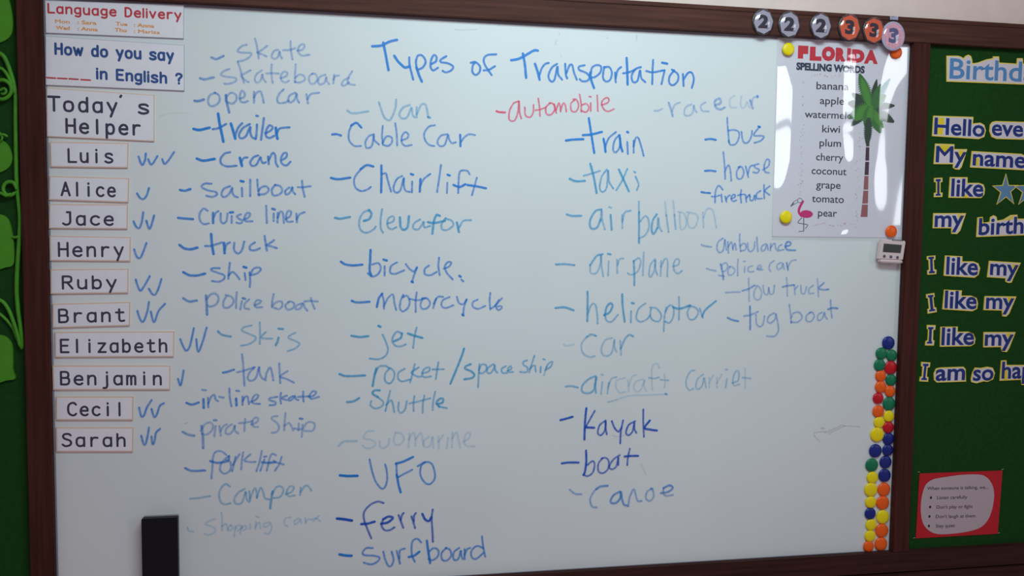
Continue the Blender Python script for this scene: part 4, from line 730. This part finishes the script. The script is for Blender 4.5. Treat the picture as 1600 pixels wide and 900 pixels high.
for sx,sy,an in ((1435.5,737.5,.1),(1566.5,733.3,-.25),(1560.5,832.6,-.25),(1428.5,840.5,0)):
    p=P(sx,sy,.002); w=MB(); dx=.0028; w.tube([(p.x-dx,-.0022,p.z+an*dx),(p.x,-.0026,p.z),(p.x+dx,-.0022,p.z-an*dx)],.0005,6); w.build('staple',mat('staple_metal',srgb(215,215,215),.3),nt)

# ------------------------------------------------------------ leaves and vine on the left
M_leaf=mat('leaf_foam',srgb(72,148,22),.6,noise=.10,nscale=25); M_vine=mat('vine_foam',srgb(72,150,26),.6,noise=.15,nscale=60,bump=.4); M_rib=mat('leaf_rib',srgb(58,128,20),.6)
def leaf(pts,label,lean=0):
    c=[Vector((a,b,0)) for a,b in poly(pts)]; c=[(p.x,p.y) for p in smooth(c+[c[0]],4)[:-1]]
    cc=P(sum(a for a,b in c)/len(c),max(b for a,b in c),0)
    t=thing('foam_leaf',(cc.x,-.0002,cc.z),label,'leaf','foam leaves at the left edge')
    w=MB(); w.prism(Pm(c,.006),.0002,.006); w.build('blade',M_leaf,t)
    ys=[b for a,b in c]; xs=[a for a,b in c]; mx=(min(xs)+max(xs))/2-6
    w=MB(); w.tube([P(mx,min(ys)+8,.0062),P(mx+1.5,(min(ys)+max(ys))/2,.0066),P(mx,max(ys)-6,.0062)],.0012,6); w.build('midrib',M_rib,t)
leaf("-22,-34 2,-20 12,-4 17.5,15 20,36 18,52 10,61.5 -4,66.5 -24,62 -36,40 -36,0",'green foam leaf in the top left corner of the board')
leaf("-30,222 -10,216 4,219.5 13,228 19,244 17,256 9,265 -6,270 -28,262 -38,242",'round green foam leaf level with the first name card')
leaf("-34,345 -14,334 2,335.5 11,341 16,352 19,366 21,380 21,412 8,418 -10,421.5 -30,412 -38,380",'large green foam leaf level with the fourth name card')
leaf("-34,540 -12,524 4,524.5 13,530 19,541 20,562 20,578 23.5,591.5 10,594.5 -12,600 -32,590 -40,565",'lowest green foam leaf, pointed at its lower right corner')
cv=P(26,550,0); vn=thing('foam_vine',(cv.x,-.0002,cv.z),'twisting green foam vine along the edge of the left board','vine')
def vine(pts,r,name='stem',h=.0055):
    w=MB(); w.tube([P(a,b,h) for a,b in poly(pts)],r,8); w.build(name,M_vine,vn,smoothf=True)
vine("-8,80 4,86 11,98 17,115 22,132 24.5,150 24.5,185 25,225 25.5,262 26.5,292 30,322 31.5,345 30,378 27.5,412 26,448 28,482 32,510 34.5,532 34,546",.0042)
vine("-8,104 4,108 13,120 20,136 23.5,148",.0032,'tendril',.008)
vine("-8,466 4,471 13,483 20,500 27,522 32,543",.0036,'tendril',.008)
vine("-6,486 4,494 14,504 22,516 28,533",.0030,'tendril',.0045)
vine("-4,126 6,125 15,131 18,141 14,150 5,155 -4,154",.0038,'curl',.0105)
vine("0,141 7,138 10,143 6,147 1,146",.0026,'curl',.0120)
vine("-6,214 2,210 8,211 12,214",.0026,'tendril',.0115)
vine("26,296 22,286 14,284 7,288 5,297 10,304 18,305 24,300",.0036,'curl',.0110)
vine("-4,300 4,303 10,306 17,302",.0030,'tendril',.0135)
vine("19,370 24,371 30,369",.0026,'tendril',.0085)
vine("-4,204 4,214 0,222",.0024,'tendril',.0095)
